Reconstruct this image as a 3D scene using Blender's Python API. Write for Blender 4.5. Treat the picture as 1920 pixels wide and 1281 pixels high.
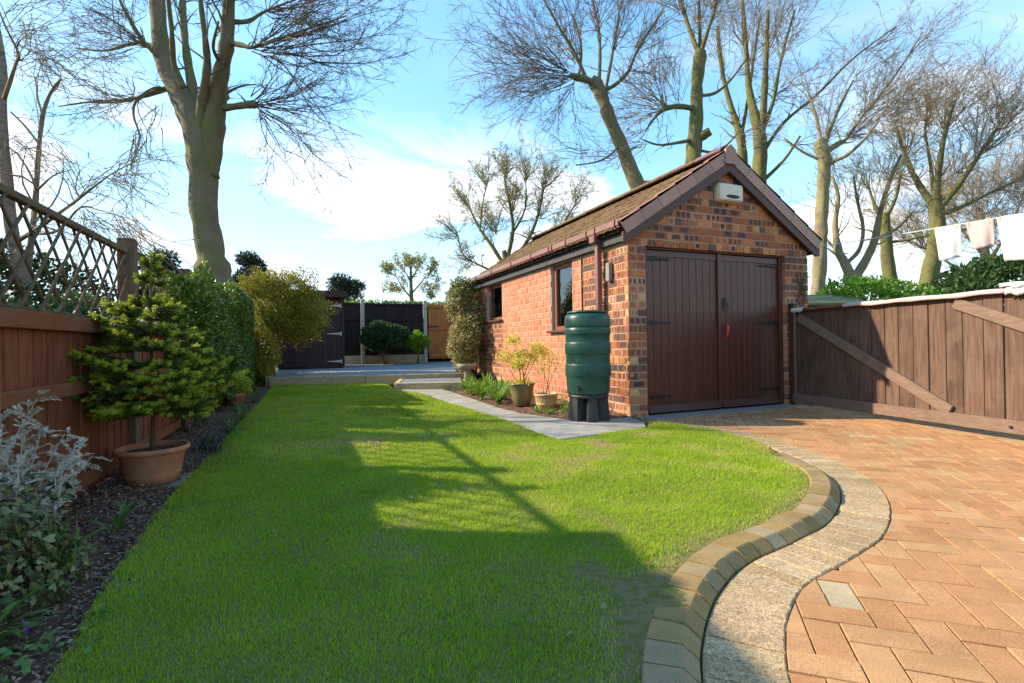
import bpy, bmesh, math, random
import numpy as np
from mathutils import Vector, Matrix

for o in list(bpy.data.objects):
    bpy.data.objects.remove(o)
scene = bpy.context.scene
COL = scene.collection
rad = math.radians
rng = np.random.default_rng(7)
random.seed(7)

# ------------------------------------------------------------------ camera
CAM_H = 0.88
yaw, pitch, roll = rad(22.72), rad(0.22), rad(-0.896)
fwd = Vector((math.sin(yaw)*math.cos(pitch), math.cos(yaw)*math.cos(pitch), math.sin(pitch)))
r0 = Vector((math.cos(yaw), -math.sin(yaw), 0)); u0 = r0.cross(fwd)
rt = math.cos(roll)*r0 + math.sin(roll)*u0
up = -math.sin(roll)*r0 + math.cos(roll)*u0
camd = bpy.data.cameras.new('camera'); cam = bpy.data.objects.new('camera', camd); COL.objects.link(cam)
cam.matrix_world = Matrix(((rt.x, up.x, -fwd.x, 0), (rt.y, up.y, -fwd.y, 0), (rt.z, up.z, -fwd.z, CAM_H), (0, 0, 0, 1)))
camd.sensor_width = 36; camd.lens = 36*946/1920; camd.clip_start = 0.02; camd.clip_end = 3000
scene.camera = cam

# ------------------------------------------------------------------ light
SUN_EL = rad(31.0); HEAD = rad(-29.5)           # light travels towards +X, slightly -Y
SKY_STRENGTH = 0.15
SUN_STRENGTH = 3.3
sd = bpy.data.lights.new('sun', 'SUN'); sd.energy = SUN_STRENGTH; sd.angle = rad(0.7); sd.color = (1.0, 0.88, 0.67)
so = bpy.data.objects.new('sun', sd); COL.objects.link(so)
ld = Vector((math.cos(HEAD)*math.cos(SUN_EL), math.sin(HEAD)*math.cos(SUN_EL), -math.sin(SUN_EL)))
so.rotation_euler = ld.to_track_quat('-Z', 'Y').to_euler(); so.location = (-8, 8, 12)

world = bpy.data.worlds.new('World'); scene.world = world; world.use_nodes = True
nt = world.node_tree; nt.nodes.clear()
def N(t, kind, **kw):
    n = t.nodes.new(kind)
    for k, v in kw.items():
        setattr(n, k, v)
    return n
wo = N(nt, 'ShaderNodeOutputWorld'); bg = N(nt, 'ShaderNodeBackground'); bg.inputs[1].default_value = SKY_STRENGTH
sky = N(nt, 'ShaderNodeTexSky'); sky.sky_type = 'NISHITA'; sky.sun_disc = False
sky.sun_elevation = SUN_EL; sky.sun_rotation = math.atan2(-ld.x, -ld.y); sky.air_density = 1.0; sky.dust_density = 0.1; sky.ozone_density = 2.0
hs = N(nt, 'ShaderNodeHueSaturation'); hs.inputs['Saturation'].default_value = 1.55; hs.inputs['Value'].default_value = 1.55; hs.inputs['Hue'].default_value = 0.495
gm = N(nt, 'ShaderNodeGamma'); gm.inputs[1].default_value = 0.62; nt.links.new(sky.outputs[0], gm.inputs[0]); nt.links.new(gm.outputs[0], hs.inputs['Color'])
tc = N(nt, 'ShaderNodeTexCoord'); sep = N(nt, 'ShaderNodeSeparateXYZ'); nt.links.new(tc.outputs['Generated'], sep.inputs[0])
def cloud(scale, loc, lo, hi, detail=8.0, rough=0.55, dist=0.6):
    mp = N(nt, 'ShaderNodeMapping'); mp.inputs['Scale'].default_value = scale; mp.inputs['Location'].default_value = loc
    nt.links.new(tc.outputs['Generated'], mp.inputs[0])
    no = N(nt, 'ShaderNodeTexNoise'); no.inputs['Detail'].default_value = detail; no.inputs['Roughness'].default_value = rough
    no.inputs['Scale'].default_value = 1.0; no.inputs['Distortion'].default_value = dist; nt.links.new(mp.outputs[0], no.inputs['Vector'])
    rp = N(nt, 'ShaderNodeMapRange'); rp.interpolation_type = 'SMOOTHSTEP'
    rp.inputs['From Min'].default_value = lo; rp.inputs['From Max'].default_value = hi; nt.links.new(no.outputs[0], rp.inputs[0])
    return rp.outputs[0]
def elev(pts):
    r = N(nt, 'ShaderNodeValToRGB'); el = r.color_ramp.elements
    for i, (p, v) in enumerate(pts):
        e = el[i] if i < 2 else el.new(p)
        e.position = p; e.color = (v, v, v, 1)
    nt.links.new(sep.outputs['Z'], r.inputs[0]); return r.outputs[0]
def mul(a, b):
    m = N(nt, 'ShaderNodeMath', operation='MULTIPLY'); nt.links.new(a, m.inputs[0])
    if isinstance(b, float): m.inputs[1].default_value = b
    else: nt.links.new(b, m.inputs[1])
    return m.outputs[0]
cum = mul(cloud((2.4, 2.4, 5.6), (1.3, 0.35, 0.2), 0.485, 0.575), elev([(0.0, .15), (0.09, .35), (0.17, 1.0), (0.30, .75), (0.42, .05), (1.0, .03)]))
wisp = mul(cloud((1.2, 1.2, 5.0), (4.1, 2.2, 0.0), 0.42, 0.85, 6.0, .5, 1.2), elev([(0.0, .6), (0.25, .5), (0.6, .22), (1.0, .15)]))
def mixc(fac, a, col):
    m = N(nt, 'ShaderNodeMix', data_type='RGBA'); nt.links.new(fac, m.inputs['Factor']); nt.links.new(a, m.inputs['A']); m.inputs['B'].default_value = col
    return m.outputs['Result']
hz = elev([(0.0, .90), (0.05, .70), (0.20, .22), (0.36, .03), (0.6, 0.0)])
c0 = mixc(hz, hs.outputs[0], (2.0, 2.4, 2.8, 1))
c1 = mixc(wisp, c0, (2.4, 2.7, 3.0, 1))
c2 = mixc(cum, c1, (3.4, 3.35, 3.3, 1))
nt.links.new(c2, bg.inputs[0]); nt.links.new(bg.outputs[0], wo.inputs[0])

scene.view_settings.view_transform = 'Standard'; scene.view_settings.look = 'None'
scene.view_settings.exposure = 1.52; scene.view_settings.gamma = 1.0; scene.view_settings.use_curve_mapping = False

# ------------------------------------------------------------------ helpers
def gz(y):
    return 0.018*min(max(0.0, y-4.0), 8.0)

def link(name, me, parent=None, m=None, loc=None):
    o = bpy.data.objects.new(name, me); COL.objects.link(o)
    if m is not None and me is not None and len(me.materials) == 0: me.materials.append(m)
    if loc is not None: o.location = loc
    if parent is not None: o.parent = parent
    return o

def tag(o, label=None, cat=None, group=None, kind=None):
    if label: o['label'] = label
    if cat: o['category'] = cat
    if group: o['group'] = group
    if kind: o['kind'] = kind
    return o

def thing(name, label, cat, loc=(0, 0, 0), rz=0.0, group=None):
    o = bpy.data.objects.new(name, None); COL.objects.link(o); o.empty_display_size = 0.1
    o.location = loc; o.rotation_euler = (0, 0, rz)
    return tag(o, label, cat, group)

def np_mesh(name, V, F, rnd=None, smooth=False):
    V = np.ascontiguousarray(V, dtype=np.float32); F = np.ascontiguousarray(F, dtype=np.int32)
    me = bpy.data.meshes.new(name); k = F.shape[1]
    me.vertices.add(len(V)); me.vertices.foreach_set('co', V.ravel())
    me.loops.add(F.size); me.loops.foreach_set('vertex_index', F.ravel())
    me.polygons.add(len(F)); me.polygons.foreach_set('loop_start', np.arange(0, F.size, k, dtype=np.int32))
    if rnd is not None:
        a = me.attributes.new('rnd', 'FLOAT', 'POINT'); a.data.foreach_set('value', np.ascontiguousarray(rnd, dtype=np.float32))
    me.update(calc_edges=True)
    if smooth: me.polygons.foreach_set('use_smooth', np.ones(len(F), dtype=bool))
    return me

class MB:
    """collects shapes for ONE mesh"""
    def __init__(s): s.v = []; s.f = []; s.r = []; s.uv = None
    def add(s, verts, faces, r=0.5):
        n = len(s.v); s.v += [tuple(p) for p in verts]; s.f += [tuple(i+n for i in f) for f in faces]; s.r += [r]*len(verts)
    def box(s, c, d, rot=None, r=0.5, ch=0.0):
        hx, hy, hz = d[0]/2, d[1]/2, d[2]/2
        if ch <= 0:
            vs = [Vector((x, y, z)) for z in (-hz, hz) for y in (-hy, hy) for x in (-hx, hx)]
            fs = [(0, 2, 3, 1), (4, 5, 7, 6), (0, 1, 5, 4), (2, 6, 7, 3), (0, 4, 6, 2), (1, 3, 7, 5)]
        else:
            bm = bmesh.new(); bmesh.ops.create_cube(bm, size=1.0)
            for v in bm.verts: v.co = Vector((v.co.x*d[0], v.co.y*d[1], v.co.z*d[2]))
            bmesh.ops.bevel(bm, geom=list(bm.edges), offset=ch, segments=1, profile=0.5, affect='EDGES')
            bm.verts.index_update(); vs = [v.co.copy() for v in bm.verts]; fs = [tuple(v.index for v in f.verts) for f in bm.faces]; bm.free()
        if rot is not None: vs = [rot @ v for v in vs]
        c = Vector(c); s.add([v+c for v in vs], fs, r)
    def bar(s, a, b, w, h, upv=(0, 0, 1), ch=0.0, r=0.5):
        a = Vector(a); b = Vector(b); d = b-a; L = d.length; x = d/L; z = Vector(upv); z = (z-x*z.dot(x))
        if z.length < 1e-5: z = Vector((0, 1, 0))
        z.normalize(); y = z.cross(x)
        s.box((a+b)/2, (L, w, h), Matrix((x, y, z)).transposed(), r, ch)
    def tube(s, pts, rads, n=8, caps=True, r=0.5):
        pts = [Vector(p) for p in pts]; base = len(s.v); ref = None
        for i, p in enumerate(pts):
            d = (pts[min(i+1, len(pts)-1)]-pts[max(i-1, 0)]).normalized()
            if ref is None: ref = d.orthogonal().normalized()
            ref = (ref-d*ref.dot(d)).normalized(); q = d.cross(ref)
            rr = rads[i] if hasattr(rads, '__len__') else rads
            for k in range(n):
                a = 2*math.pi*k/n; s.v.append(tuple(p+ref*(rr*math.cos(a))+q*(rr*math.sin(a)))); s.r.append(r)
        for i in range(len(pts)-1):
            for k in range(n):
                a = base+i*n+k; b = base+i*n+(k+1) % n; s.f.append((a, b, b+n, a+n))
        if caps:
            s.f.append(tuple(base+k for k in reversed(range(n)))); s.f.append(tuple(base+(len(pts)-1)*n+k for k in range(n)))
    def lathe(s, prof, c=(0, 0, 0), n=32, r=0.5, capb=True, capt=False):
        base = len(s.v); c = Vector(c)
        for (rr, z) in prof:
            for k in range(n):
                a = 2*math.pi*k/n; s.v.append((c.x+rr*math.cos(a), c.y+rr*math.sin(a), c.z+z)); s.r.append(r)
        for i in range(len(prof)-1):
            for k in range(n):
                a = base+i*n+k; b = base+i*n+(k+1) % n; s.f.append((a, b, b+n, a+n))
        if capb: s.f.append(tuple(base+k for k in reversed(range(n))))
        if capt: s.f.append(tuple(base+(len(prof)-1)*n+k for k in range(n)))
    def prism(s, poly, y0, y1, axis='Y', r=0.5):
        """poly of (x,z) extruded along Y (or of (y,z) along X, (x,y) along Z)"""
        def P(a, b, t): return (a, t, b) if axis == 'Y' else ((t, a, b) if axis == 'X' else (a, b, t))
        n = len(poly); vs = [P(a, b, y0) for a, b in poly]+[P(a, b, y1) for a, b in poly]
        fs = [tuple(range(n)), tuple(range(2*n-1, n-1, -1))]+[(i, i+n, (i+1) % n+n, (i+1) % n) for i in range(n)]
        s.add(vs, fs, r)
    def mesh(s, name, smooth=False):
        me = bpy.data.meshes.new(name); me.from_pydata(s.v, [], s.f)
        a = me.attributes.new('rnd', 'FLOAT', 'POINT'); a.data.foreach_set('value', s.r)
        bm = bmesh.new(); bm.from_mesh(me); bmesh.ops.recalc_face_normals(bm, faces=bm.faces); bm.to_mesh(me); bm.free()
        if smooth: me.polygons.foreach_set('use_smooth', [True]*len(me.polygons))
        me.update(); return me
    def build(s, name, m, parent=None, smooth=False, loc=None):
        return link(name, s.mesh(name, smooth), parent, m, loc)

def tubes_np(branches, sides):
    """branches: list of (pts (n,3), radii (n)); all the same n -> V,F"""
    P = np.stack([b[0] for b in branches]); Rr = np.stack([b[1] for b in branches]); B, n, _ = P.shape
    T = np.gradient(P, axis=1); T /= np.linalg.norm(T, axis=2, keepdims=True)+1e-9
    ref = np.where(np.abs(T[:, :1, 2:3]) < .8, np.array([0, 0, 1.]), np.array([1., 0, 0]))
    A = np.cross(T, np.broadcast_to(ref, T.shape)); A /= np.linalg.norm(A, axis=2, keepdims=True)+1e-9; Bv = np.cross(T, A)
    ang = np.arange(sides)*2*np.pi/sides
    V = P[:, :, None]+Rr[:, :, None, None]*(np.cos(ang)[None, None, :, None]*A[:, :, None]+np.sin(ang)[None, None, :, None]*Bv[:, :, None])
    idx = np.arange(B*n*sides).reshape(B, n, sides); nx = np.roll(idx, -1, axis=2)
    F = np.stack([idx[:, :-1], nx[:, :-1], nx[:, 1:], idx[:, 1:]], axis=-1).reshape(-1, 4)
    return V.reshape(-1, 3), F

def merge_np(parts):
    V = []; F = []; n = 0
    for v, f in parts:
        V.append(v); F.append(f+n); n += len(v)
    return np.concatenate(V), np.concatenate(F)

def unit(a): return a/(np.linalg.norm(a, axis=-1, keepdims=True)+1e-9)

def leaves_np(P, D, length, width, droop=0.15, Nn=None):
    """diamond leaves with a fold: points P, directions D"""
    n = len(P); D = unit(D); ref = rng.normal(size=(n, 3)) if Nn is None else Nn
    S = unit(np.cross(D, ref)); U = np.cross(S, D)
    L = (length*rng.uniform(.65, 1.25, n))[:, None]; W = (width*rng.uniform(.7, 1.2, n))[:, None]
    m = P+D*L*.45
    V = np.stack([P, m+S*W*.5+U*W*.15, P+D*L-U*L*droop, m-S*W*.5+U*W*.15], axis=1).reshape(-1, 3)
    i = np.arange(n)*4
    F = np.concatenate([np.stack([i, i+1, i+2], 1), np.stack([i, i+2, i+3], 1)])
    return V, F

# ------------------------------------------------------------------ materials
def new_mat(name):
    m = bpy.data.materials.new(name); m.use_nodes = True; t = m.node_tree; t.nodes.clear()
    o = N(t, 'ShaderNodeOutputMaterial'); b = N(t, 'ShaderNodeBsdfPrincipled'); t.links.new(b.outputs[0], o.inputs[0])
    return m, t, b, o

def vec(t, scale, stretch=(1, 1, 1)):
    tc = N(t, 'ShaderNodeTexCoord'); oi = N(t, 'ShaderNodeObjectInfo'); mp = N(t, 'ShaderNodeMapping')
    mp.inputs['Scale'].default_value = (scale*stretch[0], scale*stretch[1], scale*stretch[2])
    ad = N(t, 'ShaderNodeVectorMath', operation='ADD'); sc = N(t, 'ShaderNodeMath', operation='MULTIPLY'); sc.inputs[1].default_value = 37.0
    t.links.new(oi.outputs['Random'], sc.inputs[0]); t.links.new(tc.outputs['Object'], ad.inputs[0]); t.links.new(sc.outputs[0], ad.inputs[1])
    t.links.new(ad.outputs[0], mp.inputs[0]); return mp.outputs[0]

def noise(t, v, detail=5, rough=.6, dist=0.0):
    n = N(t, 'ShaderNodeTexNoise'); n.inputs['Scale'].default_value = 1; n.inputs['Detail'].default_value = detail
    n.inputs['Roughness'].default_value = rough; n.inputs['Distortion'].default_value = dist; t.links.new(v, n.inputs['Vector']); return n.outputs[0]

def ramp(t, fac, stops):
    r = N(t, 'ShaderNodeValToRGB'); el = r.color_ramp.elements
    for i, (p, c) in enumerate(stops):
        e = el[i] if i < 2 else el.new(p)
        e.position = p; e.color = (*c, 1) if len(c) == 3 else c
    t.links.new(fac, r.inputs[0]); return r.outputs[0]

def mixn(t, fac, a, b, mode='MIX'):
    m = N(t, 'ShaderNodeMix', data_type='RGBA', blend_type=mode)
    for s, x in (('Factor', fac), ('A', a), ('B', b)):
        if isinstance(x, (int, float)): m.inputs[s].default_value = x
        elif isinstance(x, tuple): m.inputs[s].default_value = (*x, 1)
        else: t.links.new(x, m.inputs[s])
    return m.outputs['Result']

def mth(t, op, a, b=None, c=None):
    n = N(t, 'ShaderNodeMath', operation=op)
    for i, x in enumerate((a, b, c)):
        if x is None: continue
        if isinstance(x, (int, float)): n.inputs[i].default_value = x
        else: t.links.new(x, n.inputs[i])
    return n.outputs[0]

def bump(t, b, h, strength, dist=0.01):
    bp = N(t, 'ShaderNodeBump'); bp.inputs['Strength'].default_value = strength; bp.inputs['Distance'].default_value = dist
    t.links.new(h, bp.inputs['Height']); t.links.new(bp.outputs[0], b.inputs['Normal'])

def pm(name, cols, scale=8, rough=.75, bstr=.3, bdist=.006, bscale=None, stretch=(1, 1, 1), detail=6, spec=.3, vary=0.0, attr=None, big=None, rvar=True, metal=0.0):
    """noise-coloured procedural material; attr = list of colours picked by the 'rnd' attribute; big = (colour, scale, amount) large stains"""
    m, t, b, o = new_mat(name); v = vec(t, scale, stretch); n = noise(t, v, detail)
    k = len(cols); lo, hi = .30, .70
    col = ramp(t, n, [(lo+(hi-lo)*i/max(1, k-1), c) for i, c in enumerate(cols)]) if k > 1 else None
    if k == 1: col = mixn(t, 0.0, cols[0], cols[0])
    if attr:
        at = N(t, 'ShaderNodeAttribute'); at.attribute_name = 'rnd'
        ac = ramp(t, at.outputs['Fac'], [(i/max(1, len(attr)-1), c) for i, c in enumerate(attr)])
        col = mixn(t, 1.0, ac, mixn(t, 0.6, (1, 1, 1), col), 'MULTIPLY')
    if vary > 0:
        oi = N(t, 'ShaderNodeObjectInfo'); f = mth(t, 'MULTIPLY_ADD', oi.outputs['Random'], 2*vary, 1-vary)
        hv = N(t, 'ShaderNodeHueSaturation'); t.links.new(f, hv.inputs['Value']); t.links.new(col, hv.inputs['Color']); col = hv.outputs[0]
    if big:
        bn = noise(t, vec(t, big[1]), 4); bf = ramp(t, bn, [(.48, (0, 0, 0)), (.66, (1, 1, 1))]); col = mixn(t, mth(t, 'MULTIPLY', bf, big[2]), col, big[0])
    t.links.new(col, b.inputs['Base Color'])
    if rvar:
        rr = mth(t, 'MULTIPLY_ADD', n, .25, rough-.12); t.links.new(rr, b.inputs['Roughness'])
    else: b.inputs['Roughness'].default_value = rough
    b.inputs['Specular IOR Level'].default_value = spec; b.inputs['Metallic'].default_value = metal
    if bstr > 0:
        bn = n if bscale is None else noise(t, vec(t, bscale, stretch), 6, .65)
        bump(t, b, bn, bstr, bdist)
    return m

def leaf_mat(name, attr, trans=.35, rough=.5, spec=.3):
    m, t, b, o = new_mat(name)
    at = N(t, 'ShaderNodeAttribute'); at.attribute_name = 'rnd'
    c = ramp(t, at.outputs['Fac'], [(i/(len(attr)-1), x) for i, x in enumerate(attr)])
    t.links.new(c, b.inputs['Base Color']); b.inputs['Roughness'].default_value = rough; b.inputs['Specular IOR Level'].default_value = spec
    tr = N(t, 'ShaderNodeBsdfTranslucent'); t.links.new(c, tr.inputs[0]); mx = N(t, 'ShaderNodeMixShader'); mx.inputs[0].default_value = trans
    t.links.new(b.outputs[0], mx.inputs[1]); t.links.new(tr.outputs[0], mx.inputs[2]); t.links.new(mx.outputs[0], o.inputs[0])
    return m

def leaf_cloth(name, c):
    m, t, b, o = new_mat(name); n = noise(t, vec(t, 160), 4); col = mixn(t, .5, c, ramp(t, n, [(.3, tuple(x*.82 for x in c)), (.7, c)]))
    t.links.new(col, b.inputs['Base Color']); b.inputs['Roughness'].default_value = .95; b.inputs['Specular IOR Level'].default_value = .05; bump(t, b, n, .6, .002)
    tr = N(t, 'ShaderNodeBsdfTranslucent'); t.links.new(col, tr.inputs[0]); mx = N(t, 'ShaderNodeMixShader'); mx.inputs[0].default_value = .35
    t.links.new(b.outputs[0], mx.inputs[1]); t.links.new(tr.outputs[0], mx.inputs[2]); t.links.new(mx.outputs[0], o.inputs[0]); return m
M = {}
M['soil'] = pm('soil', [(.07, .036, .024), (.14, .078, .054), (.21, .13, .092)], 22, .95, 1.0, .02, detail=10, spec=.1)
M['turf'] = pm('turf', [(.085, .12, .014), (.13, .13, .035), (.20, .15, .075), (.10, .13, .02)], 26, .95, .9, .015, detail=8, spec=.1)
M['terrain'] = pm('terrain', [(.05, .07, .02), (.08, .10, .03), (.10, .09, .05)], .8, .95, .3, .05, detail=8, spec=.1)
M['grass'] = leaf_mat('grass_blades', [(.14, .25, .009), (.29, .44, .017), (.42, .55, .033), (.49, .52, .08), (.53, .44, .19)], .45, .6, .12)
M['mortar'] = pm('mortar', [(.34, .29, .23), (.48, .42, .34)], 30, .95, .5, .004, spec=.1)
M['dark'] = pm('dark_interior', [(.012, .011, .010), (.02, .018, .016)], 4, .9, 0, spec=.1)
M['maroon'] = pm('maroon_paint', [(.056, .015, .009), (.084, .023, .013), (.105, .034, .020)], 9, .40, .3, .002, stretch=(14, 14, .8), spec=.5, vary=.12)
M['maroon_plastic'] = pm('maroon_plastic', [(.18, .075, .062), (.225, .10, .082)], 3, .38, .05, .002, spec=.5, vary=.10)
M['maroon_board'] = pm('maroon_board', [(.070, .022, .013), (.092, .032, .018)], 5, .5, .1, .002, spec=.4)
M['window_frame'] = pm('red_brown_frame', [(.20, .065, .035), (.26, .09, .05)], 10, .45, .1, .002, stretch=(1, 1, 4), spec=.4)
M['fascia'] = pm('dark_fascia', [(.035, .033, .036), (.065, .060, .060)], 6, .6, .15, .002, stretch=(1, 5, 1))
M['verge'] = pm('verge_plastic', [(.33, .165, .115), (.40, .205, .145)], 3, .45, .05, .002, spec=.4, vary=.10)
M['iron'] = pm('black_iron', [(.02, .02, .022), (.045, .045, .05)], 40, .5, .3, .002, metal=.4)
M['steel'] = pm('galvanised_hinge', [(.35, .33, .30), (.5, .48, .44)], 30, .5, .2, .002, metal=.5)
M['cream'] = pm('cream_plastic', [(.62, .55, .40), (.70, .62, .47)], 3, .45, .05, .001, spec=.4)
M['black_plastic'] = pm('black_plastic', [(.018, .018, .020), (.034, .034, .037)], 5, .5, .1, .001, spec=.4)
M['butt_green'] = pm('green_plastic', [(.008, .050, .036), (.012, .066, .047)], 4, .42, .06, .002, spec=.45, big=((.05, .085, .06), 4, .35))
M['red_plastic'] = pm('red_plastic', [(.50, .03, .025), (.58, .05, .035)], 9, .4, .1, .001)
M['grey_box'] = pm('grey_box', [(.20, .18, .16), (.26, .24, .21)], 9, .5, .1, .001)
M['terracotta'] = pm('terracotta', [(.36, .13, .060), (.46, .18, .085), (.52, .25, .14)], 9, .8, .2, .003, spec=.2, big=((.30, .20, .12), 7, .5))
M['terracotta_pale'] = pm('pale_terracotta', [(.50, .29, .14), (.60, .38, .20)], 14, .8, .3, .003, spec=.2, big=((.30, .25, .13), 9, .4))
M['glaze'] = pm('olive_glaze', [(.13, .11, .045), (.20, .17, .075)], 8, .35, .1, .002, spec=.5, big=((.10, .07, .03), 5, .6))
M['stone'] = pm('weathered_stone', [(.22, .19, .14), (.38, .34, .26)], 18, .9, .5, .004, spec=.2, big=((.16, .17, .07), 8, .6))
M['concrete'] = pm('concrete', [(.34, .30, .23), (.46, .42, .34)], 25, .9, .4, .003, spec=.2)
M['apron'] = pm('grey_concrete', [(.20, .18, .155), (.29, .265, .23)], 30, .9, .5, .003, spec=.2)
M['slate'] = pm('grey_slab', [(.22, .20, .17), (.32, .29, .245), (.40, .365, .31)], 5, .8, .3, .002, stretch=(1, 6, 1), spec=.12, vary=.12, big=((.20, .18, .13), 3, .5))
M['slate_patio'] = pm('grey_patio_slab', [(.17, .17, .17), (.235, .23, .22)], 5, .7, .2, .002, stretch=(1, 5, 1), spec=.3, vary=.12)
M['sleeper'] = pm('pale_sleeper_timber', [(.30, .21, .105), (.42, .31, .17), (.48, .38, .22)], 7, .8, .35, .003, stretch=(1, 6, 6), spec=.2, vary=.12)
M['fence_red'] = pm('red_stained_board', [(.135, .036, .016), (.205, .058, .023), (.25, .082, .032)], 7, .7, .35, .003, stretch=(5, 5, .7), spec=.25, vary=.16)
M['fence_rail'] = pm('red_stained_rail', [(.18, .055, .020), (.245, .085, .032)], 7, .75, .3, .003, stretch=(5, .7, 5), spec=.2, big=((.20, .12, .07), 5, .35))
M['lattice'] = pm('weathered_lattice', [(.075, .046, .026), (.125, .082, .046), (.11, .092, .042)], 12, .85, .4, .003, spec=.2, big=((.14, .14, .05), 6, .5), vary=.15)
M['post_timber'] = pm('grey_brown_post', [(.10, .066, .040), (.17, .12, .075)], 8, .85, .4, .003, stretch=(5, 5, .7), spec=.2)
M['post_sunlit'] = pm('sunlit_post', [(.40, .32, .16), (.52, .44, .24)], 8, .85, .3, .003, stretch=(5, 5, .7), spec=.2)  # sunlight on the nearest post put into a paler timber colour
M['gate_board'] = pm('weathered_gate_board', [(.066, .034, .024), (.112, .062, .042), (.16, .095, .066)], 6, .8, .45, .003, stretch=(9, 9, .5), spec=.2, vary=.22, big=((.18, .115, .08), 3, .45))
M['gate_rail'] = pm('weathered_gate_rail', [(.15, .092, .064), (.23, .15, .105)], 7, .85, .4, .003, stretch=(6, .7, 6), spec=.2, vary=.1)
M['shed'] = pm('dark_brown_shed', [(.040, .018, .015), (.062, .029, .023)], 8, .7, .3, .003, stretch=(1, 5, 5), spec=.3, vary=.15)
M['fence_dark'] = pm('dark_brown_fence', [(.022, .014, .012), (.036, .023, .019)], 8, .8, .3, .003, stretch=(5, 5, .7), spec=.2, vary=.2)
M['gate_orange'] = pm('orange_timber_gate', [(.32, .10, .024), (.42, .15, .038)], 8, .7, .3, .003, stretch=(5, 5, .7), spec=.25, vary=.12)
M['roof_felt'] = pm('green_roof_felt', [(.13, .14, .07), (.20, .20, .11)], 6, .9, .3, .004, spec=.1)
M['bark'] = pm('smooth_bark', [(.13, .097, .063), (.19, .147, .093), (.16, .147, .06)], 3.5, .9, .6, .03, stretch=(1, 1, .5), spec=.1, bscale=9, big=((.13, .14, .035), 1.1, .7))
M['bark_moss'] = pm('mossy_bark', [(.10, .086, .044), (.165, .145, .068), (.135, .135, .048)], 2.5, .9, .8, .04, spec=.1, bscale=11, big=((.12, .14, .028), .8, .6))
M['bark_pale'] = pm('pale_bark', [(.19, .145, .085), (.27, .21, .125), (.175, .14, .07)], 2.5, .9, .8, .04, spec=.1, bscale=11, big=((.24, .23, .09), .9, .5))
M['bark_birch'] = pm('birch_bark', [(.12, .09, .065), (.22, .175, .13), (.09, .065, .05)], 5, .85, .5, .02, stretch=(1, 1, 2), spec=.1)
M['twig'] = pm('brown_twig', [(.13, .095, .062), (.21, .155, .10)], 2, .9, 0, spec=.1)
M['twig_pale'] = pm('pale_twig', [(.23, .17, .105), (.34, .26, .165)], 2, .9, 0, spec=.1)
M['twig_olive'] = pm('olive_twig', [(.17, .145, .06), (.25, .22, .10)], 2, .9, 0, spec=.1)
M['stem'] = pm('brown_stem', [(.10, .065, .035), (.17, .115, .065)], 20, .9, .3, .003, spec=.1)
M['towel_white'] = leaf_cloth('white_towel', (.80, .79, .76))
M['towel_pink'] = leaf_cloth('pink_towel', (.74, .57, .54))
M['towel_grey'] = pm('pale_grey_towel', [(.50, .52, .48), (.60, .61, .56)], 60, .95, .5, .003, spec=.1)
M['cord'] = pm('white_cord', [(.62, .66, .68), (.72, .75, .76)], 40, .7, 0)
M['blue'] = pm('blue_plastic', [(.03, .06, .16), (.05, .09, .22)], 9, .5, .1, .001)
M['roof_tile'] = pm('brown_concrete_tile', [(.085, .044, .025), (.14, .074, .040), (.18, .108, .056)], 9, .9, .5, .004, spec=.15, vary=.22, big=((.21, .19, .06), 6, .6))

def glass_mat():
    m, t, b, o = new_mat('window_glass')
    gl = N(t, 'ShaderNodeBsdfGlossy'); gl.inputs['Roughness'].default_value = .01; gl.inputs['Color'].default_value = (.9, .95, .95, 1)
    tr = N(t, 'ShaderNodeBsdfTransparent'); tr.inputs[0].default_value = (.55, .60, .56, 1)
    fr = N(t, 'ShaderNodeFresnel'); fr.inputs[0].default_value = 1.9; mx = N(t, 'ShaderNodeMixShader')
    f2 = mth(t, 'MULTIPLY_ADD', fr.outputs[0], 1.0, .02); t.links.new(f2, mx.inputs[0]); t.links.new(tr.outputs[0], mx.inputs[1]); t.links.new(gl.outputs[0], mx.inputs[2]); t.links.new(mx.outputs[0], o.inputs[0])
    return m
M['glass'] = glass_mat()

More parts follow.
